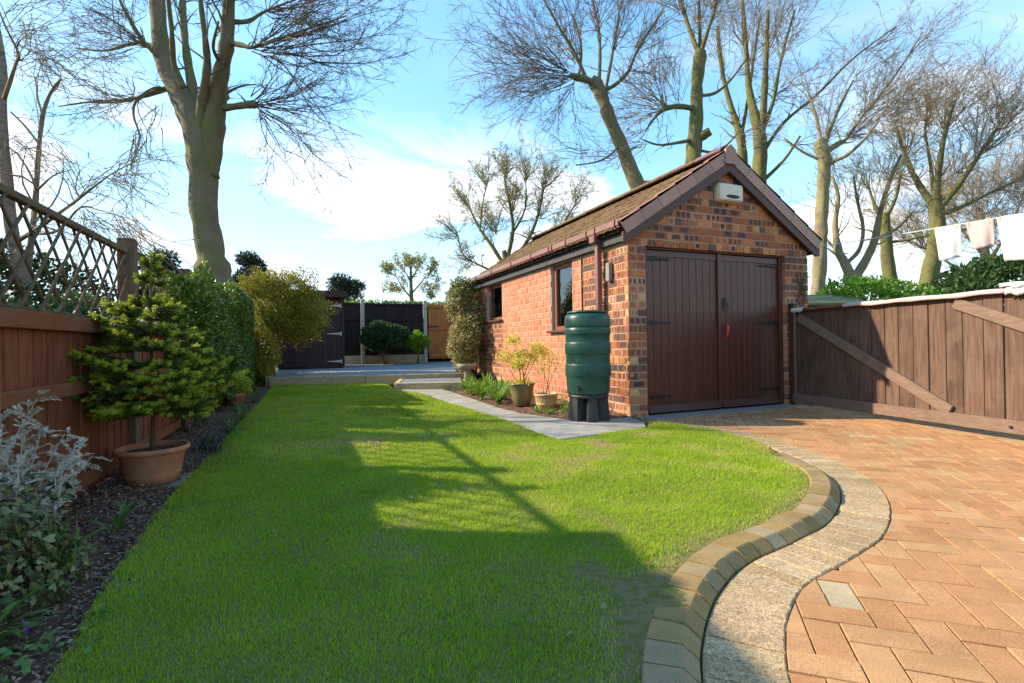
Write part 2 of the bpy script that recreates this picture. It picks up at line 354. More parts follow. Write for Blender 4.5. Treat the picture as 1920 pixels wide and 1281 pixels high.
def brick_mat(name, base, spots):
    """fired clay brick; darker burnt header squares on some bricks come from UV and the 'rnd' value"""
    m, t, b, o = new_mat(name)
    at = N(t, 'ShaderNodeAttribute'); at.attribute_name = 'rnd'; rnd = at.outputs['Fac']
    col = ramp(t, rnd, [(i/(len(base)-1), c) for i, c in enumerate(base)])
    n = noise(t, vec(t, 28), 7, .65); col = mixn(t, .8, col, ramp(t, n, [(.3, (.72, .72, .72)), (.7, (1.22, 1.2, 1.15))]), 'MULTIPLY')
    if spots:
        uv = N(t, 'ShaderNodeUVMap'); uv.uv_map = 'UVMap'; sp = N(t, 'ShaderNodeSeparateXYZ'); t.links.new(uv.outputs[0], sp.inputs[0])
        wob = mth(t, 'MULTIPLY_ADD', noise(t, vec(t, 45), 3), .22, -.11)
        r2 = mth(t, 'FRACT', mth(t, 'MULTIPLY', rnd, 7.31)); cnt = mth(t, 'FLOOR', mth(t, 'MULTIPLY', r2, 4.4))
        u = mth(t, 'FRACT', mth(t, 'MULTIPLY', sp.outputs['X'], mth(t, 'MAXIMUM', cnt, 1.0)))
        du = mth(t, 'ADD', mth(t, 'ABSOLUTE', mth(t, 'SUBTRACT', u, .5)), wob); dv = mth(t, 'ADD', mth(t, 'ABSOLUTE', mth(t, 'SUBTRACT', sp.outputs['Y'], .5)), wob)
        def below(x, e):
            r = N(t, 'ShaderNodeMapRange'); r.interpolation_type = 'SMOOTHSTEP'; r.inputs['From Min'].default_value = e-.05; r.inputs['From Max'].default_value = e+.09
            r.inputs['To Min'].default_value = 1; r.inputs['To Max'].default_value = 0; t.links.new(x, r.inputs[0]); return r.outputs[0]
        k = mth(t, 'MULTIPLY', mth(t, 'MULTIPLY', below(du, .27), below(dv, .33)), mth(t, 'MINIMUM', cnt, 1.0))
        r3 = mth(t, 'FRACT', mth(t, 'MULTIPLY', rnd, 23.7)); k = mth(t, 'MULTIPLY', k, mth(t, 'MULTIPLY_ADD', r3, .55, .45))
        col = mixn(t, k, col, (.055, .042, .044))
    t.links.new(col, b.inputs['Base Color']); b.inputs['Roughness'].default_value = .88; b.inputs['Specular IOR Level'].default_value = .2
    bump(t, b, n, .45, .004); return m
M['brick_mottled'] = brick_mat('mottled_brick', [(.33, .105, .048), (.44, .155, .066), (.52, .225, .10), (.46, .165, .078), (.56, .32, .165), (.36, .12, .055), (.13, .080, .068), (.48, .19, .09)], True)
M['brick_red'] = brick_mat('plain_red_brick', [(.43, .145, .085), (.50, .185, .108), (.55, .225, .135), (.47, .165, .10)], False)

def paver_mat(name, stops, agg=False):
    m, t, b, o = new_mat(name)
    at = N(t, 'ShaderNodeAttribute'); at.attribute_name = 'rnd'; col = ramp(t, at.outputs['Fac'], stops)
    g1 = noise(t, vec(t, 260), 3, .7); g2 = noise(t, vec(t, 9), 5, .6)
    col = mixn(t, .85, col, ramp(t, g1, [(.32, (.55, .52, .48)), (.52, (1, 1, 1)), (.70, (1.38, 1.36, 1.3))]), 'MULTIPLY')
    gp_ = N(t, 'ShaderNodeNewGeometry'); pm_ = N(t, 'ShaderNodeMapping'); pm_.inputs['Scale'].default_value = (1.7, 1.7, 1.7); t.links.new(gp_.outputs['Position'], pm_.inputs[0]); g3 = noise(t, pm_.outputs[0], 6, .65)
    col = mixn(t, .7, col, ramp(t, g3, [(.30, (.72, .73, .66)), (.5, (1, 1, 1)), (.68, (1.12, 1.10, 1.06))]), 'MULTIPLY')
    col = mixn(t, .6, col, ramp(t, g2, [(.3, (.74, .75, .72)), (.7, (1.15, 1.12, 1.08))]), 'MULTIPLY')
    if agg:                                            # exposed pebble aggregate
        vo = N(t, 'ShaderNodeTexVoronoi'); vo.inputs['Scale'].default_value = 1; t.links.new(vec(t, 150), vo.inputs['Vector']); sp_ = N(t, 'ShaderNodeSeparateColor'); t.links.new(vo.outputs['Color'], sp_.inputs[0])
        col = mixn(t, .8, col, ramp(t, sp_.outputs[0], [(0, (.55, .50, .44)), (.5, (1, 1, 1)), (.85, (1.15, 1.12, 1.08)), (1, (1.6, 1.6, 1.55))]), 'MULTIPLY'); g1 = vo.outputs['Distance']
    t.links.new(col, b.inputs['Base Color']); b.inputs['Roughness'].default_value = .9; b.inputs['Specular IOR Level'].default_value = .15
    bump(t, b, g1, .6, .003); return m
M['paver'] = paver_mat('red_block_paver', [(0, (.42, .20, .095)), (.3, (.47, .24, .112)), (.55, (.50, .285, .138)), (.80, (.48, .25, .125)), (.90, (.46, .31, .14)), (.95, (.36, .25, .155)), (1, (.50, .40, .25))])
M['border'] = paver_mat('buff_border_block', [(0, (.39, .27, .15)), (.4, (.46, .335, .195)), (.7, (.42, .285, .165)), (1, (.49, .375, .235))], True)
M['kerb'] = paver_mat('weathered_kerb_block', [(0, (.28, .19, .075)), (.4, (.34, .225, .095)), (.7, (.31, .215, .11)), (1, (.38, .29, .18))])
M['joint'] = pm('mossy_joint_sand', [(.045, .045, .014), (.12, .10, .05), (.06, .085, .015)], 30, .95, .5, .004, spec=.1)
# ------------------------------------------------------------------ ground
def catmull(P, step=0.02):
    P = [np.array(p, float) for p in P]; P = [2*P[0]-P[1]]+P+[2*P[-1]-P[-2]]; out = []
    for i in range(1, len(P)-2):
        a, b, c, d = P[i-1:i+3]; n = max(2, int(np.linalg.norm(c-b)/step))
        for k in range(n):
            t = k/n; out.append(.5*((2*b)+(-a+c)*t+(2*a-5*b+4*c-d)*t*t+(-a+3*b-3*c+d)*t**3))
    out.append(P[-2]); return np.array(out)
KERB = catmull([(.60, .30), (.72, .62), (.83, .86), (.944, 1.02), (1.085, 1.165), (1.31, 1.335), (1.60, 1.475), (1.98, 1.555), (2.345, 1.66), (2.76, 1.89), (3.07, 2.16), (3.29, 2.48), (3.47, 2.86), (3.61, 3.30), (3.66, 3.75), (3.55, 4.12), (3.40, 4.33)])
seg = np.linalg.norm(np.diff(KERB, axis=0), axis=1); KS = np.concatenate([[0], np.cumsum(seg)])
def kpt(s, off):
    """point on the kerb line at arc length s, moved off to the drive side (+) or the lawn side (-)"""
    x = np.interp(s, KS, KERB[:, 0]); y = np.interp(s, KS, KERB[:, 1])
    e = .06; dx = np.interp(s+e, KS, KERB[:, 0])-np.interp(s-e, KS, KERB[:, 0]); dy = np.interp(s+e, KS, KERB[:, 1])-np.interp(s-e, KS, KERB[:, 1])
    l = math.hypot(dx, dy)+1e-9; return np.array([x+dy/l*off, y-dx/l*off])
def kerb_h(s):                                   # the kerb sinks to nothing where drive and lawn come level
    t = min(1, max(0, (s-3.0)/1.0)); return .046*(1-t*t*(3-2*t))
INNER = [kpt(s, -.150 if s < 3.9 else -.150+.15*min(1, (s-3.9)/.4)) for s in np.arange(0, KS[-1], .05)]
LAWN = [(-.55, .30), (-.60, 1.0), (-.618, 1.71), (-.66, 2.145), (-.713, 3.256), (-.68, 4.79), (-.63, 6.2), (-.57, 7.6), (-.53, 9.3), (-.49, 10.80), (.5, 10.55), (1.50, 10.28), (1.53, 8.93), (1.76, 8.45), (1.90, 7.0), (2.01, 5.85), (2.13, 4.02), (3.18, 4.13), (3.36, 4.30)]+[tuple(p) for p in reversed(INNER)]
LAWN_BASE = LAWN[:19]+[tuple(kpt(s, -.07)) for s in np.arange(KS[-1], 0, -.05)]
def inside(px, py, poly):
    c = np.zeros(len(px), bool); n = len(poly); j = n-1
    for i in range(n):
        xi, yi = poly[i]; xj, yj = poly[j]
        k = ((yi > py) != (yj > py)) & (px < (xj-xi)*(py-yi)/(yj-yi+1e-12)+xi); c ^= k; j = i
    return c
def kerb_dist(x, y):
    d = np.full(len(x), 9.0); sarr = np.zeros(len(x))
    for i in range(0, len(KERB), 4):
        q = np.hypot(x-KERB[i, 0], y-KERB[i, 1]); k = q < d; d[k] = q[k]; sarr[k] = KS[i]
    return d, sarr
def lawn_z(x, y):
    d, s = kerb_dist(x, y); t = np.clip((s-3.0)/1.0, 0, 1); kh = .046*(1-t*t*(3-2*t)); w = np.clip(1-(d-.15)/1.1, 0, 1); w = w*w*(3-2*w)
    base = .018*np.clip(y-4, 0, 8)+.012
    wob = .006*np.sin(x*3.1+1)*np.cos(y*2.3)+.004*np.sin(x*7+y*5)
    return base+wob+(kh-.024)*w*(kh > .024)
def hash_noise(x, y, s, seed=0):
    """smooth value noise"""
    r = np.random.default_rng(seed); T = r.random((64, 64)); X = x*s+1000; Y = y*s+1000
    i = np.floor(X).astype(int); j = np.floor(Y).astype(int); fx = X-i; fy = Y-j; fx = fx*fx*(3-2*fx); fy = fy*fy*(3-2*fy)
    g = lambda a, b: T[a % 64, b % 64]
    return (g(i, j)*(1-fx)+g(i+1, j)*fx)*(1-fy)+(g(i, j+1)*(1-fx)+g(i+1, j+1)*fx)*fy

def sheet(name, x0, x1, y0, y1, zf, step, m, kind='structure', mask=None, rough=0.0):
    xs = np.arange(x0, x1+step/2, step); ys = np.arange(y0, y1+step/2, step); X, Y = np.meshgrid(xs, ys); sh = X.shape
    Z = zf(X.ravel(), Y.ravel())+rough*(hash_noise(X.ravel(), Y.ravel(), 14, 3)+.6*hash_noise(X.ravel(), Y.ravel(), 34, 4)-.8)
    V = np.stack([X.ravel(), Y.ravel(), Z], 1); idx = np.arange(len(V)).reshape(sh)
    F = np.stack([idx[:-1, :-1], idx[:-1, 1:], idx[1:, 1:], idx[1:, :-1]], -1).reshape(-1, 4)
    if mask is not None:
        c = V[F].mean(1); F = F[mask(c[:, 0], c[:, 1])]; used = np.unique(F); mp = np.full(len(V), -1); mp[used] = np.arange(len(used)); V = V[used]; F = mp[F]
    return tag(link(name, np_mesh(name, V, F, smooth=True), None, m), kind=kind)

gzv = lambda x, y: .018*np.clip(y-4, 0, 8)
# far ground as one large sheet, finer near the garden
tx = np.concatenate([np.array([-900, -300, -120, -60]), np.arange(-30, 40, 3.0), np.array([60, 120, 300, 900])])
ty = np.concatenate([np.array([-300, -100, -40]), np.arange(-16, 44, 3.0), np.array([60, 120, 300, 900, 1600])])
X, Y = np.meshgrid(tx, ty); Z = gzv(X, Y)-.07; idx = np.arange(X.size).reshape(X.shape)
tag(link('ground', np_mesh('ground', np.stack([X.ravel(), Y.ravel(), Z.ravel()], 1), np.stack([idx[:-1, :-1], idx[:-1, 1:], idx[1:, 1:], idx[1:, :-1]], -1).reshape(-1, 4), smooth=True), None, M['terrain']), kind='structure')
sheet('lawn', -.9, 4.0, .3, 11.0, lawn_z, .03, M['turf'], mask=lambda x, y: inside(x, y, LAWN_BASE))
sheet('flower_bed', -1.8, -.45, .2, 11.2, lambda x, y: gzv(x, y)-.012+.03*np.clip((-.7-x)/.4, 0, 1), .022, M['soil'], rough=.035, mask=lambda x, y: x < -.40)
sheet('side_bed', 2.0, 3.5, 4.75, 10.3, lambda x, y: gzv(x, y)-.004+.02*np.clip((x-2.5)/.6, 0, 1), .03, M['soil'], rough=.03, mask=lambda x, y: x > np.interp(y, [4.7, 4.95, 5.7, 8.4, 10], [2.66, 2.60, 2.34, 2.25, 2.3]))

# mulch chips strewn over the beds
def mulch(name, label, n, xf, y0, y1, zf):
    y = rng.uniform(y0, y1, n); x = xf(y, n); P = np.stack([x, y, zf(x, y)], 1); V, F = leaves_np(P, rng.normal(0, 1, (n, 3))*np.array([1, 1, .25]), .022, .011, .1, np.tile([0, 0, 1.], (n, 1))+rng.normal(0, .35, (n, 3)))
    tag(link(name, np_mesh(name, V, F, np.repeat(rng.random(n), 4)), None, M['mulch']), label, 'mulch', kind='stuff')
M['mulch'] = leaf_mat('bark_chip', [(.08, .042, .028), (.17, .092, .062), (.26, .155, .105), (.38, .27, .18)], .0, .9, .1)
mulch('mulch', 'dark bark mulch along the left flower bed', 26000, lambda y, n: rng.uniform(-1.25, -.60, n), .9, 6.6, lambda x, y: gzv(x, y)+.004+.03*np.clip((-.7-x)/.4, 0, 1)+rng.normal(0, .006, len(x)))

# grass blades: too many to count
def grass():
    parts = []; cols = []
    zones = [(.3, 2.3, 42000, .015, .0019), (2.3, 4.2, 26000, .017, .0024), (4.2, 7.0, 9500, .019, .0038), (7.0, 10.9, 5200, .020, .0060)]
    for y0, y1, dens, hgt, wid in zones:
        n = int((y1-y0)*4.9*dens); x = rng.uniform(-.9, 4.0, n); y = rng.uniform(y0, y1, n)
        k = inside(x, y, LAWN); x = x[k]; y = y[k]; x = x+rng.normal(0, .008, len(x)); y = y+rng.normal(0, .008, len(y))
        # only what the camera could see, a little wider
        cx = x*rt.x+y*rt.y; cz = x*fwd.x+y*fwd.y; k = (cz > .5) & (np.abs(cx) < cz*1.16+.25); x = x[k]; y = y[k]
        d, s = kerb_dist(x, y); pat = hash_noise(x, y, 2.3, 5)*.6+hash_noise(x, y, 6.1, 6)*.4
        bare = np.clip(1-(d-.17)/.14, 0, 1)*(s < 3.3)*(.25+1.1*pat)+np.clip((pat-.70)*4, 0, .55)
        corner = np.clip(1-np.hypot(x-.95, y-1.45)/.36, 0, 1); bare = bare+np.minimum(corner*.9, .6)*(.15+pat)
        k = rng.random(len(x)) > bare; x = x[k]; y = y[k]; pat = pat[k]; d = d[k]
        n = len(x); z = lawn_z(x, y); h = hgt*rng.uniform(.55, 1.35, n)*(.75+.6*hash_noise(x, y, 9, 31))*(1+.35*np.clip(1-d/.16, 0, 1)); w = wid*rng.uniform(.7, 1.3, n)
        a = rng.uniform(0, 2*np.pi, n); lean = rng.uniform(.1, 1.0, n)*h; la = a+rng.normal(0, .6, n)
        S = np.stack([np.cos(a+np.pi/2), np.sin(a+np.pi/2), np.zeros(n)], 1)*w[:, None]/2; L = np.stack([np.cos(la), np.sin(la), np.zeros(n)], 1)*lean[:, None]
        B = np.stack([x, y, z-.002], 1); up_ = np.zeros((n, 3)); up_[:, 2] = h
        V = np.stack([B-S, B+S, B+up_*.6+L*.35+S*.8, B+up_*.6+L*.35-S*.8, B+up_*.95+L], 1)
        i = np.arange(n)*5; F = np.concatenate([np.stack([i, i+1, i+2], 1), np.stack([i, i+2, i+3], 1), np.stack([i+3, i+2, i+4], 1)])
        dry = hash_noise(x, y, 3.4, 8); dry2 = hash_noise(x, y, 1.1, 11)
        c = .14+.36*rng.random(n)+.34*(dry2-.5)+.22*(hash_noise(x, y, 5.2, 41)-.5)+.8*np.clip(dry*dry2*2.0-.85, 0, 1)+.5*np.clip(1-(d-.15)/.16, 0, 1)*rng.random(n)+np.where(rng.random(n) < .07, .4, 0)
        parts.append((V.reshape(-1, 3), F)); cols.append(np.repeat(np.clip(c, 0, 1), 5))
    V, F = merge_np(parts)
    return link('grass', np_mesh('grass', V, F, np.concatenate(cols)), None, M['grass'])
fl = 90; fxx = rng.uniform(-.6, 3.4, fl); fyy = rng.uniform(.9, 8, fl); kk_ = inside(fxx, fyy, LAWN); fxx = fxx[kk_]; fyy = fyy[kk_]; fl = len(fxx)
V_, F_ = leaves_np(np.stack([fxx, fyy, lawn_z(fxx, fyy)+.014], 1), rng.normal(0, 1, (fl, 3))*np.array([1, 1, .2]), .030, .017, .1, np.tile([0, 0, 1.], (fl, 1))+rng.normal(0, .3, (fl, 3)))
tag(link('fallen_leaves', np_mesh('fallen_leaves', V_, F_, np.repeat(rng.uniform(.5, 1, fl), 4)), None, M['mulch']), 'small brown leaves scattered over the lawn', 'leaves', kind='stuff')
tag(grass(), 'short mown green grass covering the lawn', 'grass', kind='stuff')

# ------------------------------------------------------------------ drive: herringbone pavers, border course, kerb
DR = tag(link('driveway', np_mesh('driveway', np.array([(.6, -.6, -.012), (9.5, -.6, -.012), (9.5, 4.80, -.012), (3.0, 4.80, -.012), (2.9, 3.9, -.012), (.2, .9, -.012)]), np.array([[0, 1, 2, 3, 4, 5]])), None, M['joint']), kind='structure')
BW = .215                                             # width of the border course
def paver_poly(poly, z, thick, ch, m_name, r, tilt=(0, 0)):
    """chamfered block from a convex polygon around its own centre"""
    P = np.array(poly); c = P.mean(0); Q = P-c; rad_ = np.linalg.norm(Q, axis=1, keepdims=True); T = Q*(1-ch*1.3/np.maximum(rad_, .02)); n = len(P)
    f = lambda A, z: [(a[0], a[1], z+a[0]*tilt[0]+a[1]*tilt[1]) for a in A]
    b = MB(); vs = f(Q, -thick)+f(Q, -ch)+f(T, 0)
    fs = [tuple(range(2*n, 3*n)), tuple(reversed(range(n)))]
    for k in range(2):
        fs += [(k*n+i, k*n+(i+1) % n, (k+1)*n+(i+1) % n, (k+1)*n+i) for i in range(n)]
    b.add(vs, fs, r); return b, (c[0], c[1], z)
def clip_half(poly, p, nrm):
    out = []
    for i in range(len(poly)):
        a = np.array(poly[i]); b = np.array(poly[(i+1) % len(poly)]); da = (a-p)@nrm; db = (b-p)@nrm
        if da >= 0: out.append(tuple(a))
        if (da >= 0) != (db >= 0): out.append(tuple(a+(b-a)*da/(da-db)))
    return out
PA = rad(-42.4); e1 = np.array([math.cos(PA), math.sin(PA)]); e2 = np.array([-math.sin(PA), math.cos(PA)]); U = .1015; GAP = .005
PO = np.array([1.452, 1.128])
GATE_A = np.array([5.965, 4.66]); GATE_D = np.array([5.52-5.965, 2.23-4.66]); GATE_D = GATE_D/np.linalg.norm(GATE_D); GATE_N = np.array([GATE_D[1], -GATE_D[0]])*-1
pav = []
for i in range(-60, 80):
    for j in range(-60, 80):
        k = (i+j) % 4
        if k not in (0, 2): continue
        w, h = (2, 1) if k == 0 else (1, 2)
        c = PO+e1*(i+w/2)*U+e2*(j+h/2)*U
        if c[0] < .3 or c[0] > 8.2 or c[1] < .15 or c[1] > 4.66: continue
        cz = c[0]*fwd.x+c[1]*fwd.y; cx = c[0]*rt.x+c[1]*rt.y
        if cz < .7 or abs(cx) > cz*1.12+.3: continue
        d, s = kerb_dist(np.array([c[0]]), np.array([c[1]])); s = float(s[0]); p = kpt(s, BW+.004); tn = kpt(s+.05, 0)-kpt(s-.05, 0); nrm = np.array([tn[1], -tn[0]]); nrm /= np.linalg.norm(nrm)
        q = (c-p)@nrm
        if q < -.12 and c[1] < 4.6 and d[0] < 1.4: continue
        if d[0] > .9 and q < 0: continue
        gx = (c-GATE_A)@GATE_N
        if gx > .5: continue
        poly = [PO+e1*(i*U+GAP/2)+e2*(j*U+GAP/2), PO+e1*((i+w)*U-GAP/2)+e2*(j*U+GAP/2), PO+e1*((i+w)*U-GAP/2)+e2*((j+h)*U-GAP/2), PO+e1*(i*U+GAP/2)+e2*((j+h)*U-GAP/2)]
        cut = False
        if d[0] < .6 and any(((np.array(v)-p)@nrm) < 0 for v in poly): poly = clip_half(poly, p, nrm); cut = True
        if c[1] > 4.45: poly = clip_half(poly, np.array([0, 4.60]), np.array([0, -1.])); cut = True
        if len(poly) < 3: continue
        A = np.array(poly); ar = .5*abs(np.dot(A[:, 0], np.roll(A[:, 1], -1))-np.dot(A[:, 1], np.roll(A[:, 0], -1)))
        if ar < .0006: continue
        pav.append((ar/(cz*cz*cz), k, cut, poly, A.mean(0)))
pav.sort(key=lambda t: -t[0])
paver_shapes = {}
def full_paver(v):
    if v not in paver_shapes:
        r = [.05, .18, .32, .45, .58, .70, .80, .25, .5, .38, .88, .92, .99, .12, .62, .28][v]
        b, _ = paver_poly([(-U+GAP/2, -U/2+GAP/2), (U-GAP/2, -U/2+GAP/2), (U-GAP/2, U/2-GAP/2), (-U+GAP/2, U/2-GAP/2)], 0, .05, .0016, 'paver', r, (rng.normal(0, .006), rng.normal(0, .010)))
        me = b.mesh('paver'); me.materials.append(M['paver']); paver_shapes[v] = me
    return paver_shapes[v]
def pick():
    x = random.random(); return random.choice([10, 10, 11, 12]) if x < .06 else random.choice([0, 1, 2, 3, 4, 5, 6, 7, 8, 9, 13, 14, 15])
rest = MB()
for q, (a, k, cut, poly, c) in enumerate(pav):
    z = rng.normal(0, .0012)
    if q < 300:
        if cut:
            b, loc = paver_poly(poly, z, .05, .0016, 'paver', random.random()*.82); b.build('paver', M['paver'], DR, loc=loc)
        else:
            o = link('paver', full_paver(pick()), DR, None, (c[0], c[1], z)); o.rotation_euler = (0, 0, PA+(0 if k == 0 else math.pi/2))
    else:
        b, loc = paver_poly(poly, z, .05, .0016, 'paver', random.random()**1.0 if random.random() < .1 else random.random()*.82, (rng.normal(0, .004), rng.normal(0, .004)))
        rest.add([(v[0]+loc[0], v[1]+loc[1], v[2]+loc[2]) for v in b.v], b.f, b.r[0])
if rest.v: tag(rest.build('far_pavers', M['paver'], DR), kind='stuff')
# border course of buff blocks
s = .1
while s < KS[-1]-.05:
    w = .103; a, b_ = s+.0025, s+w-.0025
    poly = [kpt(a, .003), kpt(a, BW), kpt((a+b_)/2, BW), kpt(b_, BW), kpt(b_, .003)]
    b, loc = paver_poly(poly, .003+rng.normal(0, .0012), .06, .004, 'border', random.random(), (rng.normal(0, .006), rng.normal(0, .006)))
    b.build('border_block', M['border'], DR, loc=loc); s += w
# upstanding kerb of small splayed blocks
KB = tag(link('kerb', np_mesh('kerb', np.array([(*kpt(s_, o_), -.02) for s_ in np.arange(0.02, 4.1, .08) for o_ in (-.01, -.14)]), np.array([[2*i, 2*i+1, 2*i+3, 2*i+2] for i in range(len(np.arange(0.02, 4.1, .08))-1)])), None, M['joint']), kind='structure')
s = .04
while s < 3.95:
    w = .105; a, b_ = s+.004, s+w-.004; h = kerb_h(s+w/2)+rng.normal(0, .0028)
    prof = [(-.002, -.05), (-.003, max(.003, h*.20)), (-.042, h*.90), (-.048, h*.985), (-.056, h), (-.142, h-.001), (-.148, h-.007), (-.148, -.05)]
    c = kpt((a+b_)/2, -.07); st = [a, (a+b_)/2, b_]; vs = []
    for i, t in enumerate(st):
        for (o_, z) in prof:
            q = kpt(t, o_)-c; vs.append((q[0], q[1], z))
    n = len(prof); fs = [tuple(range(n)), tuple(reversed(range(2*n, 3*n)))]
    for i in range(2): fs += [(i*n+k, (i+1)*n+k, (i+1)*n+(k+1) % n, i*n+(k+1) % n) for k in range(n)]
    b = MB(); b.add(vs, fs, random.random()); o = b.build('kerb_block', M['kerb'], KB, loc=(c[0], c[1], 0)); s += w
b = MB(); b.prism([(3.62, 4.60), (6.12, 4.60), (6.12, 4.90), (3.72, 4.90), (3.56, 4.78)], -.05, .010, 'Z'); tag(b.build('door_apron', M['apron']), kind='structure')

# ------------------------------------------------------------------ path slabs, patio, sleepers, step
b = MB(); b.add([(2.14, 4.03, .0), (3.17, 4.14, .0), (3.42, 4.76, .0), (2.68, 4.90, .004), (2.36, 5.68, .022), (2.29, 8.75, .078), (1.66, 8.90, .078), (1.82, 8.45, .07), (2.03, 5.85, .025)], [(0, 1, 2, 3, 8), (3, 4, 8), (4, 5, 7, 8), (5, 6, 7)]); PATH = tag(b.build('path', M['joint']), kind='structure')
def slab(poly, zf, name, m, parent, th=.035):
    P = np.array(poly); c = P.mean(0); n = len(P); b = MB(); Q = P-c; rad_ = np.linalg.norm(Q, axis=1, keepdims=True); T = Q*(1-.006/rad_)
    zc = zf(c[1]); vs = [(q[0], q[1], zf(q[1]+c[1])-zc-th) for q in Q]+[(q[0], q[1], zf(q[1]+c[1])-zc-.004) for q in Q]+[(q[0], q[1], zf(q[1]+c[1])-zc) for q in T]
    fs = [tuple(range(2*n, 3*n)), tuple(reversed(range(n)))]
    for k in range(2): fs += [(k*n+i, k*n+(i+1) % n, (k+1)*n+(i+1) % n, (k+1)*n+i) for i in range(n)]
    b.add(vs, fs, random.random()); return b.build(name, m, parent, loc=(c[0], c[1], zc))
pz = lambda y: gz(y)+.016
lx = lambda y: np.interp(y, [4.02, 5.85, 8.45, 8.95], [2.13, 2.01, 1.77, 1.60]); rx = lambda y: np.interp(y, [4.9, 5.68, 8.1, 8.95], [2.68, 2.35, 2.31, 2.25])
slab([(2.135, 4.025), (2.76, 4.09), (2.82, 4.80), (2.665, 4.895), (lx(4.9)+.0, 4.895)], pz, 'slab', M['slate'], PATH)
slab([(2.765, 4.09), (3.17, 4.135), (3.36, 4.42), (3.41, 4.74), (2.825, 4.80)], pz, 'slab', M['slate'], PATH)
yy = 4.90
while yy < 8.9:
    y2 = min(yy+.592, 8.93); slab([(lx(yy), yy), (rx(yy), yy+.02), (rx(y2), y2+.012), (lx(y2), y2-.008)], pz, 'slab', M['slate'], PATH); yy += .6
PZ = .285
b = MB(); b.prism([(-.50, 10.80), (3.3, 9.82), (3.5, 10.7), (6.9, 10.7), (6.9, 17.3), (-.62, 17.3)], -.05, PZ-.012, 'Z'); PATIO = tag(b.build('patio', M['joint']), kind='structure')
sl = (9.92-10.85)/3.5
for i in range(0, 11):
    for j in range(0, 12):
        x0 = -.56+i*.6; y0 = 10.92+j*.6
        f = lambda x: 0 if j > 3 else sl*(x+.5)*(1-j/4)
        x1 = x0+.595
        if x1 > 6.9 or y0 > 17.0 or (x0 > 3.3 and y0+f(x0) < 10.75): continue
        j1 = j+1; f1 = lambda x: 0 if j1 > 3 else sl*(x+.5)*(1-j1/4)
        slab([(x0+.005, y0+.005+f(x0)), (x1-.005, y0+.005+f(x1)), (x1-.005, y0+.588+f1(x1)), (x0+.005, y0+.588+f1(x0))], lambda y: PZ, 'slab', M['slate_patio'], PATIO)
EDGE = tag(thing('sleeper_edging', 'pale timber sleeper edging holding up the grey patio', 'edging', (-.5, 10.85, 0)))
def child_bar(name, a, b_, w, h, m, root, upv=(0, 0, 1), ch=.006):
    L = Vector(root.location); mb = MB(); mb.bar(Vector(a)-L, Vector(b_)-L, w, h, upv, ch); return mb.build(name, m, root)
zt = .292
for a, b_ in (((-.56, 10.86), (1.18, 10.40)), ((1.19, 10.397), (3.25, 9.85))):
    child_bar('sleeper', (*a, zt-.10), (*b_, zt-.10), .11, .20, M['sleeper'], EDGE)
child_bar('sleeper', (-.60, 10.95, zt-.085), (-.66, 13.6, zt-.085), .10, .22, M['sleeper'], EDGE)
STEP = tag(thing('timber_step', 'low pale timber step with grey slab top below the patio', 'step', (1.55, 8.95, 0)))
child_bar('sleeper', (1.53, 8.99, .145), (2.62, 8.56, .145), .10, .14, M['sleeper'], STEP)
child_bar('sleeper', (1.56, 9.06, .145), (1.86, 10.19, .145), .09, .135, M['sleeper'], STEP)
mb = MB(); L = Vector((1.55, 8.95, 0)); mb.prism([(x-L.x, y-L.y) for x, y in ((1.62, 9.05), (2.64, 8.64), (2.98, 9.85), (1.90, 10.14))], .03, .206, 'Z'); mb.build('step_top', M['slate_patio'], STEP)
# ------------------------------------------------------------------ garage
GX0, GX1, GY0, GY1, GC = 3.46, 6.42, 4.80, 10.55, 4.94
DX0, DX1, DZ = 3.715, 5.985, 2.03
G = thing('brick_garage', 'brick garage with brown tiled gable roof and maroon double doors', 'garage', (GC, GY0, 0))
GL = Vector(G.location)
def gp(b, name, m, parent=None, smooth=False):
    """build a part of the garage from world-coordinate shapes"""
    b.v = [(x-GL.x, y-GL.y, z-GL.z) for x, y, z in b.v]; return b.build(name, m, parent or G, smooth)
PITCH = .645; RZ = 3.26
def roof_z(x): return RZ-PITCH*abs(x-GC)
CR = .0915; JT = .010; EAVE = 2.06
W2 = (6.09, 6.73, 1.05, 2.03); W1 = (8.73, 9.54, 1.32, 2.03)
# mortar cores: bricks stand 6 mm proud of them
b = MB(); rec = .008
b.prism([(GX0+rec, -.05), (DX0-rec, -.05), (DX0-rec, DZ+.01), (DX1+rec, DZ+.01), (DX1+rec, -.05), (GX1-rec, -.05), (GX1-rec, roof_z(GX1)-.16), (GC, RZ-.16), (GX0+rec, roof_z(GX0)-.16)], GY0+rec, GY0+.22)
FRONT = gp(b, 'front_wall', M['mortar'])
b = MB(); prev = GY0+.22
for (y0, y1, z0, z1) in (W2, W1):
    b.box(((GX0+rec+GX0+.22)/2, (prev+y0)/2, (EAVE-.05)/2), (.22-rec, y0-prev, EAVE+.05)); b.box(((GX0+rec+GX0+.22)/2, (y0+y1)/2, z0/2-.025), (.22-rec, y1-y0, z0+.05)); prev = y1
    b.box(((GX0+rec+GX0+.22)/2, (y0+y1)/2, (z1+EAVE)/2), (.22-rec, y1-y0, EAVE-z1))
b.box(((GX0+rec+GX0+.22)/2, (prev+GY1)/2, (EAVE-.05)/2), (.22-rec, GY1-prev, EAVE+.05))
SIDE = gp(b, 'side_wall', M['mortar'])
b = MB(); b.prism([(GX0+.22, -.05), (GX1, -.05), (GX1, roof_z(GX1)-.16), (GC, RZ-.16), (GX0+.22, roof_z(GX0)-.16)], GY1-.2, GY1); b.box((GX1-.11, (GY0+GY1)/2, 1.0), (.2, GY1-GY0-.46, 2.1))
gp(b, 'rear_wall', M['brick_red'])
